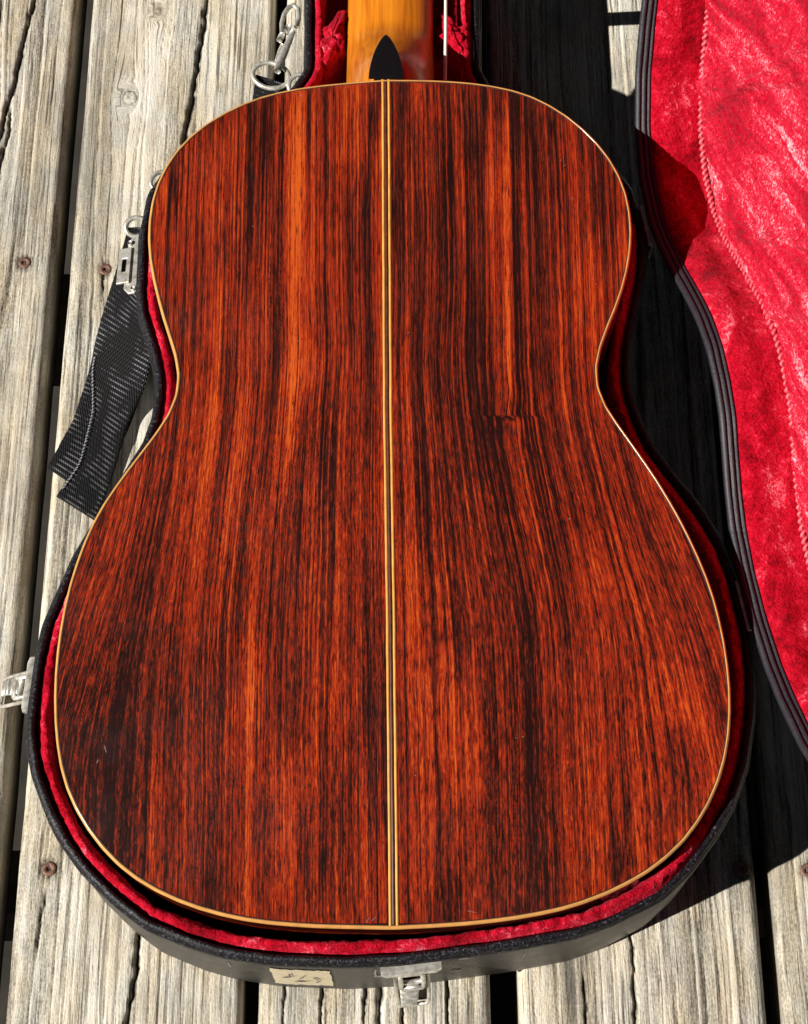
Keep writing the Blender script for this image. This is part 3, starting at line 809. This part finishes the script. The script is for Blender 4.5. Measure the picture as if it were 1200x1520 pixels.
put('floor_lining', mesh('floor_lining', [(x, y, 0.0070) for x, y in P], [tuple(range(len(P)))], False), case, M['plush'])
P = offset(CP, 0.005)
put('case_bottom', mesh('case_bottom', [(x, y, 0.0014) for x, y in P], [tuple(range(len(P) - 1, -1, -1))], False), case, M['vinyl'])

# padded neck cradle blocks either side of the neck
def cushion(x0, x1, y0, y1, z0, z1, tilt, seed):
    nu, nv = 40, 56
    u, v = np.meshgrid(np.linspace(0, 2 * math.pi, nu, endpoint=False), np.linspace(-math.pi / 2, math.pi / 2, nv))
    sg = lambda a, p: np.sign(a) * np.abs(a) ** p
    X = sg(np.cos(v), 0.55) * sg(np.cos(u), 0.55); Yv = sg(np.cos(v), 0.55) * sg(np.sin(u), 0.55); Z = sg(np.sin(v), 0.5)
    x = (x0 + x1) / 2 + X * (x1 - x0) / 2
    y = (y0 + y1) / 2 + Yv * (y1 - y0) / 2 + tilt * X
    z = (z0 + z1) / 2 + Z * (z1 - z0) / 2
    nn = (fbm(u * 2.2 + seed, v * 3.1, seed, 3) - 0.5) * 0.010
    x = x + nn * np.cos(u); y = y + nn * np.sin(u); z = z + nn * 0.7 * (Z > -0.5)
    V = np.stack([x, y, z], -1).reshape(-1, 3)
    return mesh('neck_cushion', V, grid_faces(nv, nu, closed_m=True), True)
put('neck_cushion', cushion(-0.0530, -0.0345, 0.296, 0.334, 0.020, 0.087, 0.012, 51), case, M['plush'])
put('neck_cushion', cushion(0.0262, 0.0480, 0.300, 0.334, 0.020, 0.0865, -0.012, 57), case, M['plush'])

# lid: closed shape of the base outline, swung open 100 degrees about the hinge line
H0 = np.array([.1555, .165]); H1 = np.array([.1985, -.115])
sv = (H1 - H0) / np.linalg.norm(H1 - H0); ev = np.array([-sv[1], sv[0]])
if ev[0] < 0: ev = -ev
TH = math.radians(100.0)
def lidT(V):
    V = np.asarray(V, float)
    v = V[:, :2] - H0
    a = v @ sv; nn_ = -(v @ ev) + 0.0015; q = V[:, 2]
    E_ = -nn_ * math.cos(TH) + q * math.sin(TH); Z_ = nn_ * math.sin(TH) + q * math.cos(TH)
    out = np.zeros_like(V)
    out[:, 0] = H0[0] + a * sv[0] + E_ * ev[0]
    out[:, 1] = H0[1] + a * sv[1] + E_ * ev[1]
    out[:, 2] = ZR + Z_
    return out
LQ = 0.0435
V, F = sweep(CP, [(0.0012, 0.0), (0.0004, 0.0006), (0.0, 0.003), (0.0, LQ - 0.006), (0.0008, LQ), (0.003, LQ + 0.004), (0.008, LQ + 0.006), (0.012, LQ + 0.0065)], None, lidT)
lid = put('lid', mesh('lid', V, flip(F)), case, M['vinyl'])
lid['label'] = 'case lid standing open beyond the right edge, red plush inside'
P = offset(CP, 0.011)
V = lidT(np.array([(x, y, LQ + 0.0064) for x, y in P]))
put('lid_panel', mesh('lid_panel', V, [tuple(range(len(P)))], False), lid, M['vinyl'])
M['rimstrip'] = simple('lid_rim_vinyl', (0.020, 0.019, 0.026), 0.55, var=0.4, vsc=400, bsc=600, bst=0.4)
V, F = sweep(CP, [(0.0010, 0.0008), (0.0025, -0.0012), (0.0045, -0.0010), (0.0058, 0.0006), (0.0056, 0.0014), (0.0046, 0.0020), (0.0047, 0.0026), (0.0062, 0.0034), (0.0062, 0.0048), (0.0050, 0.0054), (0.0051, 0.0060), (0.0065, 0.0068), (0.0064, 0.0076), (0.0052, 0.0082), (0.0052, 0.0092)], wob(0.0003, 60, 71), lidT)
put('rim_strip', mesh('rim_strip', V, flip(F)), lid, M['rimstrip'])
jj = [(0.0050, 0.0082), (0.0068, 0.0086), (0.0084, 0.0104), (0.0094, 0.0125), (0.0100, 0.016)] + [(0.0103 + 0.0006 * math.sin(k), 0.016 + 0.0030 * k) for k in range(1, 9)] + [(0.0100, 0.0425)]
def lidplush_d(j, s, P):
    k = min(1.0, j / 3.0) * (0.3 if j > 11 else 1.0)
    a = 0.0030 * k * (fbm(s * 38, s * 0 + j * 0.30, 81, 3) - 0.5) + 0.0012 * k * (vn(s * 420, s * 0 + j * 1.9, 82) - 0.5)
    return a, 0 * a + 0.0010 * k * (vn(s * 300, s * 0 + j * 1.3, 83) - 0.5)
V, F = sweep(CPf, jj, lidplush_d, lidT)
put('side_lining', mesh('side_lining', V, flip(F)), lid, M['plush'])
# plush panel of the lid with soft creases
PI_ = offset(CP, 0.0095)
y0, y1 = PI_[:, 1].min() + 0.0015, PI_[:, 1].max() - 0.0015
yy = np.r_[np.linspace(y0, -0.05, 240, endpoint=False), np.linspace(-0.05, 0.27, 520, endpoint=False), np.linspace(0.27, y1, 120)]
cc = 1 - np.linspace(0, 1, 240)
rows = []
for y in yy:
    a, b = row_span(PI_, y)
    rows.append(a + (b - a) * cc)
X = np.array(rows); Y = np.repeat(yy[:, None], 240, 1)
nn0 = -((X - H0[0]) * ev[0] + (Y - H0[1]) * ev[1])
cr = (fbm((Y + nn0 * 0.9) * 30, (Y - nn0) * 6, 91, 3) - 0.5) * 0.0075
for (yc, sl, wd, dp) in [(0.235, 0.55, 0.0035, 0.004), (0.16, 0.9, 0.004, 0.0035), (0.10, 0.75, 0.005, 0.0035), (0.02, 0.6, 0.004, 0.003), (0.19, 1.3, 0.003, 0.003), (-0.06, 0.5, 0.005, 0.003), (0.27, 0.9, 0.004, 0.003)]:
    d_ = (Y - (yc - nn0 * sl)) + 0.006 * (vn(nn0 * 40, Y * 4, 95) - 0.5)
    cr = cr + dp * np.exp(-(d_ / wd) ** 2) * sstep(0.012, 0.05, nn0)
cr = cr + 0.0016 * (vn(X * 330, Y * 330, 97) - 0.5)
puff = 0.006 * sstep(0.0, 0.03, np.minimum(nn0, 0.5))
V = np.stack([X, Y, LQ - 0.0005 - cr * sstep(0.004, 0.02, nn0) - puff * 0.6], -1).reshape(-1, 3)
gcp = np.stack([nn0 + 0.42 * Y + 0.01 * (vn(nn0 * 30, Y * 12, 98) - 0.5), Y, 0 * Y], -1).reshape(-1, 3)
put('panel_lining', mesh('panel_lining', lidT(V), grid_faces(len(yy), 240), True, {'gc': gcp}), lid, M['plush_panel'])
# twisted piping in the corner between side and panel
PC = ccw(resample(CASE, 0.00085, True, 60)); PC = offset(PC, 0.0108)
sel = PC[(PC[:, 1] < 0.62)]
# keep the run in order from the neck right side round to the neck left side
i0 = int(np.argmax(np.linalg.norm(np.diff(np.vstack([sel, sel[:1]]), axis=0), axis=1)))
sel = np.roll(sel, -(i0 + 1), axis=0)
N_ = np.gradient(sel, axis=0); N_ /= np.linalg.norm(N_, axis=1)[:, None]
K = 10; n = len(sel); V = np.zeros((n, K, 3)); tw = np.zeros((n, K))
sl_ = np.r_[0, np.cumsum(np.linalg.norm(np.diff(sel, axis=0), axis=1))]
for k in range(K):
    q = 2 * math.pi * k / K
    w = 0.5 + 0.5 * np.cos(2 * q - sl_ * 2 * math.pi / 0.0040)
    r = 0.0015 + 0.0008 * w
    V[:, k, 0] = sel[:, 0] - N_[:, 1] * r * math.cos(q)
    V[:, k, 1] = sel[:, 1] + N_[:, 0] * r * math.cos(q)
    V[:, k, 2] = LQ - 0.0035 + r * math.sin(q)
    tw[:, k] = w
put('piping', mesh('piping', lidT(V.reshape(-1, 3)), grid_faces(n, K, closed_m=True), True, {'twist': tw.ravel()}), lid, M['piping'])

# hinges on the line between base and lid
def along(t):
    p = H0 + sv * t; return p
for t0, t1 in ((-0.017, 0.012), (0.240, 0.270)):
    mb = MB()
    a = along(t0); b = along(t1)
    mb.tube([(a[0] - ev[0] * 0.0005, a[1], ZR - 0.0005), (b[0] - ev[0] * 0.0005, b[1], ZR - 0.0005)], 0.0016, 8)
    c = (a + b) / 2; ang = math.atan2(sv[1], sv[0])
    R = np.array([[math.cos(ang), -math.sin(ang), 0], [math.sin(ang), math.cos(ang), 0], [0, 0, 1]])
    mb.box((c[0] + ev[0] * 0.0006, c[1], ZR - 0.010), (t1 - t0, 0.0012, 0.014), R, 0.0003)
    mb.build('hinge', M['metal'], case, False)
# stay strap between base and lid beside the neck
pts = [(0.0535, 0.357, 0.082), (0.075, 0.359, 0.080), (0.105, 0.361, 0.080), (0.135, 0.364, 0.083), (0.158, 0.367, 0.090)]
V = []
for (x, y, z) in pts: V += [(x, y - 0.006, z), (x, y + 0.006, z), (x, y + 0.006, z + 0.0012), (x, y - 0.006, z + 0.0012)]
me = mesh('stay_strap', V, grid_faces(len(pts), 4, closed_m=True).tolist() + [(0, 1, 2, 3)], False, {'gc': [(0, v[0], 0) for v in V]})
put('stay_strap', me, case, M['webbing'])

# latches: +Y of the local frame points away from the wall
def latch(x, y, nx, ny, z, drop, shorten=1.0, label=None):
    ang = math.atan2(ny, nx) - math.pi / 2
    Mx = Matrix.Translation((x, y, z)) @ Matrix.Rotation(ang, 4, 'Z')
    mb = MB()
    pr = []
    for k in range(9):
        q = math.pi * (k / 8) - math.pi / 2
        pr.append((0.0026 + 0.0030 * math.cos(q), 0.0030 * math.sin(q) - 0.003))
    V = []
    for xx in np.linspace(-0.0160, 0.0160, 12):
        e = 1.0 if abs(xx) < 0.0155 else 0.8
        for (b, c) in pr: V.append((xx, b * e, c * e))
        V.append((xx, -0.001, 0.0)); V.append((xx, -0.001, -0.006))
    F = grid_faces(12, 11, closed_m=True).tolist() + [tuple(range(11)), tuple(range(11 * 11 + 10, 11 * 11 - 1, -1))]
    mb.add(V, F)
    # rounded skirt below the lip
    pts = [(-0.0155, -0.005), (-0.0155, -0.010), (-0.012, -0.0145), (-0.006, -0.016), (0.006, -0.016), (0.012, -0.0145), (0.0155, -0.010), (0.0155, -0.005)]
    V = [(a, 0.0018, b) for a, b in pts] + [(a * 1.02, 0.0002, b * 1.02) for a, b in pts]
    k = len(pts)
    F = [tuple(range(k))] + [(i, (i + 1), k + i + 1, k + i) for i in range(k - 1)]
    mb.add(V, F)
    for a in (-0.0115, 0.0115):
        mb.tube([(a, 0.0015, -0.0110), (a, 0.0028, -0.0110)], 0.0014, 8)
    mb.xf(Mx)
    pl = mb.build('latch_plate', M['metal'], case, False)
    if label: pl['label'] = label
    # wire link
    dr = math.radians(drop); L1 = 0.011 * shorten
    Rl = Matrix.Rotation(-dr, 4, 'X')
    link = MB()
    w_ = 0.0060
    link.tube([(-w_, 0.001, 0), (-w_, L1, 0), (-w_ + 0.0008, L1 + 0.0008, 0), (w_ - 0.0008, L1 + 0.0008, 0), (w_, L1, 0), (w_, 0.001, 0), (w_ - 0.0008, 0.0002, 0), (-w_ + 0.0008, 0.0002, 0)], 0.0014, 8, closed=True)
    link.xf(Mx @ Matrix.Translation((0, 0.0045, -0.0045)) @ Rl)
    lk = link.build('latch_link', M['metal'], pl, True)
    lev = MB()
    L2 = 0.027 * shorten; hw = 0.0086
    Ml = Mx @ Matrix.Translation((0, 0.0045, -0.0045)) @ Rl @ Matrix.Translation((0, L1 - 0.006, -0.0012)) @ Matrix.Rotation(-math.radians(6), 4, 'X')
    for sx in (-1, 1):
        lev.tube([(sx * hw, -0.003, 0.0), (sx * hw, L2 * 0.55, 0.0004), (sx * hw * 0.96, L2 * 0.85, 0.0), (sx * hw * 0.82, L2, -0.0008)], 0.0011, 8)
    lev.tube([(-hw * 0.82, L2, -0.0008), (-hw * 0.3, L2 + 0.0006, -0.0012), (hw * 0.3, L2 + 0.0016, -0.0016), (hw * 0.82, L2, -0.0008)], 0.0011, 8)
    lev.tube([(-hw, 0.004, -0.0002), (hw, 0.004, -0.0002)], 0.0014, 8)
    yl = np.linspace(0.0045, L2 - 0.0008, 64); V = []
    for yv in yl:
        f = (yv - 0.0045) / (L2 - 0.0053)
        z = 0.0020 * math.sin(math.pi * f) + 0.0002
        rg = 0.00075 * math.sin(f * 2 * math.pi * 5.0)
        xl = -hw * 0.45 + 0.0022 * f; xr = hw * 0.80
        for (a_, b_) in ((xl, -0.0016), (xl, 0.0 + rg * 0.4), (xl + 0.0008, 0.0004 + rg), ((xl + xr) / 2, 0.0005 + rg), (xr - 0.0008, 0.0004 + rg), (xr, 0.0 + rg * 0.4), (xr, -0.0016)):
            V.append((a_, yv, z + b_))
    lev.add(V, flip(grid_faces(64, 7)).tolist())
    lev.xf(Ml)
    o = lev.build('latch_lever', M['metal'], pl, True)
    bk = MB(); bk.box((0, L2 * 0.55, -0.0030), (hw * 1.9, L2 * 0.85, 0.0008)); bk.xf(Ml)
    bk.build('lever_shade_plate', M['hollow_shade'], pl, False)  # dark plate added so the lever frame looks like a shaded hollow
def near_wall(px, py):
    i = int(np.argmin(np.linalg.norm(CP - np.array([px, py]), axis=1)))
    nn2 = -normals_in(CP)[i]
    return CP[i, 0] + nn2[0] * 0.0008, CP[i, 1] + nn2[1] * 0.0008, nn2[0], nn2[1]
a = near_wall(0.0049, -0.2812); latch(*a, 0.0775, 60, 1.0, 'bright metal latch at the bottom end of the case, flipped open')
a = near_wall(-0.2073, -0.1280); latch(*a, 0.0775, 34, 0.80, 'bright metal latch on the lower left side of the case, flipped open')
# upper left latch: stamped plate with a slotted lever folded flat against it
def slab(name, pts, th, mat, parent, hole=None):
    n = len(pts); V = [tuple(p) for p in pts] + [(p[0], p[1], p[2] - th) for p in pts]; F = []
    if hole:
        h = len(hole); V += [tuple(p) for p in hole] + [(p[0], p[1], p[2] - th) for p in hole]
        F += [(k, (k + 1) % 4, 2 * n + (k + 1) % 4, 2 * n + k) for k in range(4)]
        F += [(2 * n + k, 2 * n + (k + 1) % 4, 2 * n + 4 + (k + 1) % 4, 2 * n + 4 + k) for k in range(4)]
    else: F += [tuple(range(n))]
    F += [((k + 1) % n, k, n + k, n + (k + 1) % n) for k in range(n)]
    o = put(name, mesh(name, V, F, False), parent, mat)
    bv = o.modifiers.new('edge', 'BEVEL'); bv.width = 0.0004; bv.segments = 2
    return o
pl3 = slab('latch_plate', [(-0.1712, 0.1640, 0.0730), (-0.1690, 0.1672, 0.0735), (-0.1655, 0.1672, 0.0745), (-0.1625, 0.1655, 0.0750), (-0.1625, 0.1300, 0.0750), (-0.1650, 0.1264, 0.0745), (-0.1690, 0.1264, 0.0735), (-0.1722, 0.1300, 0.0730)], 0.0016, M['metal'], case)
pl3['label'] = 'metal latch with a slotted lever on the upper left side of the case beside the strap'
slab('latch_lever', [(-0.1765, 0.1590, 0.0730), (-0.1685, 0.1590, 0.0755), (-0.1688, 0.1335, 0.0755), (-0.1772, 0.1335, 0.0730)], 0.0014, M['metal'], pl3,
     hole=[(-0.1742, 0.1512, 0.0738), (-0.1712, 0.1512, 0.0748), (-0.1714, 0.1418, 0.0748), (-0.1744, 0.1418, 0.0738)])
slab('lever_shade_plate', [(-0.1755, 0.1560, 0.0700), (-0.1690, 0.1560, 0.0720), (-0.1690, 0.1370, 0.0720), (-0.1755, 0.1370, 0.0700)], 0.0006, M['ebony'], pl3)  # black plate added behind the slot to stand for its shade
for (rx_, ry_, rz_) in ((-0.1700, 0.1625, 0.0738), (-0.1660, 0.1290, 0.0742)):
    mb = MB(); mb.tube([(rx_, ry_, rz_ - 0.001), (rx_, ry_, rz_ + 0.0018)], 0.0014, 12); mb.build('rivet', M['metal'], pl3, True)
# torn label and scuffs on the end wall
def wall_patch(name, xa, xb, za, zb, mat, parent, lift, seed, n=26, rag=0.0006):
    ii = [i for i in range(len(CP)) if CP[i, 1] < -0.2 and xa - 0.01 < CP[i, 0] < xb + 0.01]
    ii.sort(key=lambda i: CP[i, 0])
    xs_ = [CP[i, 0] for i in ii]; ys_ = [CP[i, 1] for i in ii]
    V = []
    m_ = 8
    for k in range(n):
        for j in range(m_):
            zt = za + (zb - za) * j / (m_ - 1)
            x = xa + (xb - xa) * k / (n - 1)
            if k in (0, n - 1): x += rag * 2 * (vn(j * 1.7, 0.0, seed) - 0.5)
            if j in (0, m_ - 1): zt += rag * 4 * (float(vn(k * 0.9, 0.0, seed + 1)) - 0.5)
            out = np.interp(zt, [0.012, 0.045, 0.072, 0.0785], [0.0018, 0.0012, 0.0004, 0.0]) + lift
            V.append((x, float(np.interp(x, xs_, ys_)) - out, zt))
    me = mesh(name, V, grid_faces(n, m_).tolist(), False)
    return put(name, me, parent, mat)
lab = wall_patch('label_sticker', -0.0705, -0.0385, 0.020, 0.066, M['paper'], case, 0.0006, 5)
lab['label'] = 'torn cream paper label on the end wall of the case'
for (xa, za, xb, zb) in [(-0.0655, 0.0440, -0.0575, 0.0500), (-0.0610, 0.0565, -0.0600, 0.0470), (-0.0560, 0.0420, -0.0520, 0.0555), (-0.0590, 0.0330, -0.0500, 0.0365), (-0.0485, 0.0480, -0.0440, 0.0400), (-0.0470, 0.0320, -0.0455, 0.0400)]:
    V = []
    for k in range(5):
        t = k / 4; x = xa + (xb - xa) * t; zt = za + (zb - za) * t + 0.0008 * math.sin(k * 2.1)
        w_ = 0.00035 + 0.0002 * math.sin(k * 1.3)
        ii = np.argsort(np.where(CP[:, 1] < -0.2, np.abs(CP[:, 0] - x), 9))[:2]
        yw = float(CP[ii[0], 1]) - float(np.interp(zt, [0.012, 0.045, 0.072, 0.0785], [0.0018, 0.0012, 0.0004, 0.0])) - 0.0012
        dx_ = abs(zb - za); dz_ = abs(xb - xa); q_ = math.hypot(dx_, dz_)
        V += [(x - w_ * dx_ / q_, yw, zt - 3 * w_ * dz_ / q_), (x + w_ * dx_ / q_, yw, zt + 3 * w_ * dz_ / q_)]
    put('ink_mark', mesh('ink_mark', V, [(2 * k, 2 * k + 1, 2 * k + 3, 2 * k + 2) for k in range(4)], False), lab, M['ink'])
for (xa, xb, za, zb) in [(-0.0150, -0.0140, 0.045, 0.066), (-0.0140, -0.0115, 0.044, 0.048), (0.0300, 0.0345, 0.070, 0.072), (0.0265, 0.0290, 0.038, 0.042), (0.0295, 0.0318, 0.036, 0.041), (0.0650, 0.0656, 0.05, 0.06), (-0.093, -0.0925, 0.05, 0.062)]:
    wall_patch('scuff_mark', xa, xb, za, zb, M['scuff'], case, 0.0004, int(abs(xa) * 1e4) + 7, 6, 0.0006)

# rings fixed to the case for the shoulder strap
def ring_obj(c, rx, ry, rot, name='strap_ring', tiltx=0.0, parent=None, r=0.0016):
    mb = MB(); pts = []
    for k in range(28):
        q = 2 * math.pi * k / 28
        pts.append((rx * math.cos(q), ry * math.sin(q), 0))
    mb.tube(pts, r, 8, closed=True)
    mb.xf(Matrix.Translation(c) @ Matrix.Rotation(rot, 4, 'Z') @ Matrix.Rotation(tiltx, 4, 'X'))
    return mb.build(name, M['metal'], parent, True)
ring_obj((-0.1560, 0.2245, 0.052), 0.0075, 0.0065, 0.6, parent=case, tiltx=0.3)
ring_obj((-0.0660, 0.3030, 0.050), 0.0085, 0.0080, 0.2, parent=case, tiltx=0.3)

# ---------------------------------------------------------------- shoulder strap
strap = empty('shoulder_strap', (-0.19, 0.10, 0.0))
tag(strap, 'black woven shoulder strap with metal rings and snap hook on the left of the case', 'strap')
def ribbon(name, Lft, Rgt, nlen=70, nw=14, sag=0.0, thick=0.0016, seed=0):
    Lf = np.array(Lft, float); Rt = np.array(Rgt, float)
    def rs3(P, n):
        d = np.r_[0, np.cumsum(np.linalg.norm(np.diff(P, axis=0), axis=1))]
        s = np.linspace(0, d[-1], 400)
        Q = np.stack([np.interp(s, d, P[:, k]) for k in range(3)], -1)
        for _ in range(120): Q[1:-1] = 0.5 * Q[1:-1] + 0.25 * (Q[:-2] + Q[2:])
        return Q[np.linspace(0, 399, n).astype(int)]
    A = rs3(Lf, nlen); B = rs3(Rt, nlen)
    t = np.linspace(0, 1, nw)[None, :, None]
    P = A[:, None, :] * (1 - t) + B[:, None, :] * t
    L = np.r_[0, np.cumsum(np.linalg.norm(np.diff((A + B) / 2, axis=0), axis=1))]
    v = np.repeat(L[:, None], nw, 1); u = np.repeat(np.linspace(0, 0.038, nw)[None, :], nlen, 0)
    P[:, :, 2] += 0.0010 * (vn(u * 60, v * 30, seed) - 0.5) + sag * np.sin(t[..., 0] * math.pi)
    P[:, 0, 0] += 0.0005 * (vn(v[:, 0] * 900, 0, seed + 1) - 0.5)
    low = P.copy(); low[:, :, 2] -= thick
    V = np.concatenate([P, low[:, ::-1, :]], axis=1)
    gc = np.stack([np.concatenate([u, u[:, ::-1]], 1), np.concatenate([v, v], 1), 0 * np.concatenate([v, v], 1)], -1)
    F = grid_faces(nlen, 2 * nw, closed_m=True).tolist()
    F.append(tuple(range(2 * nw))); F.append(tuple((nlen - 1) * 2 * nw + k for k in range(2 * nw - 1, -1, -1)))
    me = mesh(name, V.reshape(-1, 3), F, True, {'gc': gc.reshape(-1, 3)})
    o = put(name, me, strap, M['webbing'])
    return o, A, B, L
wA = ribbon('webbing', [(-0.1765, 0.1905, 0.05), (-0.1876, 0.1525, 0.035), (-0.1979, 0.126, 0.02), (-0.2035, 0.1079, 0.007), (-0.2120, 0.0732, 0.004), (-0.2262, 0.0400, 0.0032)],
       [(-0.1651, 0.1905, 0.05), (-0.1640, 0.1524, 0.035), (-0.1600, 0.1258, 0.02), (-0.1655, 0.1003, 0.007), (-0.1770, 0.0633, 0.004), (-0.2000, 0.0215, 0.0032)], seed=3)
wB = ribbon('webbing', [(-0.1822, 0.1616, 0.047), (-0.1935, 0.1303, 0.033), (-0.2010, 0.106, 0.014), (-0.1995, 0.0782, 0.007), (-0.2055, 0.0418, 0.0055), (-0.2183, 0.0190, 0.0050)],
       [(-0.1655, 0.1400, 0.046), (-0.1600, 0.1080, 0.026), (-0.1655, 0.0925, 0.012), (-0.1760, 0.0708, 0.006), (-0.1825, 0.0380, 0.0052), (-0.1925, 0.0020, 0.0050)], seed=9)
# stitched edge of the upper layer
A = wB[1]; Bq = wB[2]
mb = MB()
n = len(A)
for k in range(26, n - 3):
    a = A[k] * 0.97 + Bq[k] * 0.03; b = A[k + 1] * 0.97 + Bq[k + 1] * 0.03
    if k % 1 == 0:
        p0 = a * 0.85 + b * 0.15; p1 = a * 0.25 + b * 0.75
        p0 = p0 + np.array([0.0005, 0, 0.0012]); p1 = p1 + np.array([0, 0, 0.0012])
        mb.tube([p0, (p0 + p1) / 2 + np.array([0, 0, 0.0003]), p1], 0.00042, 6)
st = mb.build('stitching', M['thread'], None, True); st.parent = wB[0]
st.location = -world_loc(wB[0]) 
# folded hems at the strap ends
ring_obj((-0.1706, 0.1905, 0.050), 0.0075, 0.0062, 0.0, parent=strap, tiltx=0.45, r=0.0017)
# upper end: webbing stub, ring and snap hook beside the neck
ribbon('webbing', [(-0.0975, 0.3150, 0.047), (-0.0985, 0.306, 0.044), (-0.1010, 0.290, 0.036)], [(-0.0735, 0.3055, 0.047), (-0.0730, 0.295, 0.044), (-0.0740, 0.276, 0.036)], 20, 12, seed=21)
ring_obj((-0.0868, 0.3115, 0.0500), 0.0128, 0.0092, -0.33, parent=strap, tiltx=0.2, r=0.0017)
mb = MB()
def arc(c, r, a0, a1, z, n=10): return [(c[0] + r * math.cos(a0 + (a1 - a0) * k / n), c[1] + r * math.sin(a0 + (a1 - a0) * k / n), z) for k in range(n + 1)]
mb.tube([(-0.0822, 0.3115, 0.0545), (-0.0812, 0.3170, 0.0545), (-0.0780, 0.3270, 0.0545), (-0.0742, 0.3380, 0.0550), (-0.0722, 0.3450, 0.0550)], [0.0026, 0.0030, 0.0029, 0.0022, 0.0019], 10)
mb.tube([(-0.0837, 0.3140, 0.052), (-0.0832, 0.3240, 0.051), (-0.0810, 0.3330, 0.051), (-0.0795, 0.3370, 0.051)], 0.0012, 8)
mb.tube([(-0.0815, 0.3375, 0.0545), (-0.0795, 0.3425, 0.0545)], [0.0022, 0.0022], 10)
mb.tube([(-0.0795, 0.3440, 0.0545), (-0.0800, 0.3520, 0.0545), (-0.0785, 0.3600, 0.0545), (-0.0755, 0.3660, 0.0545), (-0.0720, 0.3680, 0.0545), (-0.0690, 0.3640, 0.0545), (-0.0685, 0.3560, 0.0545), (-0.0700, 0.3490, 0.0545)], 0.0017, 10)
mb.tube([(-0.0757, 0.3462, 0.052), (-0.0757, 0.3462, 0.0580)], 0.0021, 12)
sh = mb.build('snap_hook', M['metal'], strap, True)

# thin white cord beside the neck
mb = MB()
mb.tube([(0.0290, 0.2300, 0.1035), (0.0299, 0.2700, 0.1035), (0.0309, 0.305, 0.101), (0.0315, 0.3360, 0.098), (0.0330, 0.45, 0.088), (0.034, 0.55, 0.080)], 0.0011, 8)
wc = mb.build('white_cord', M['cord_white'], None, True)
tag(wc, 'thin white cord lying straight along the right side of the guitar neck', 'cord')
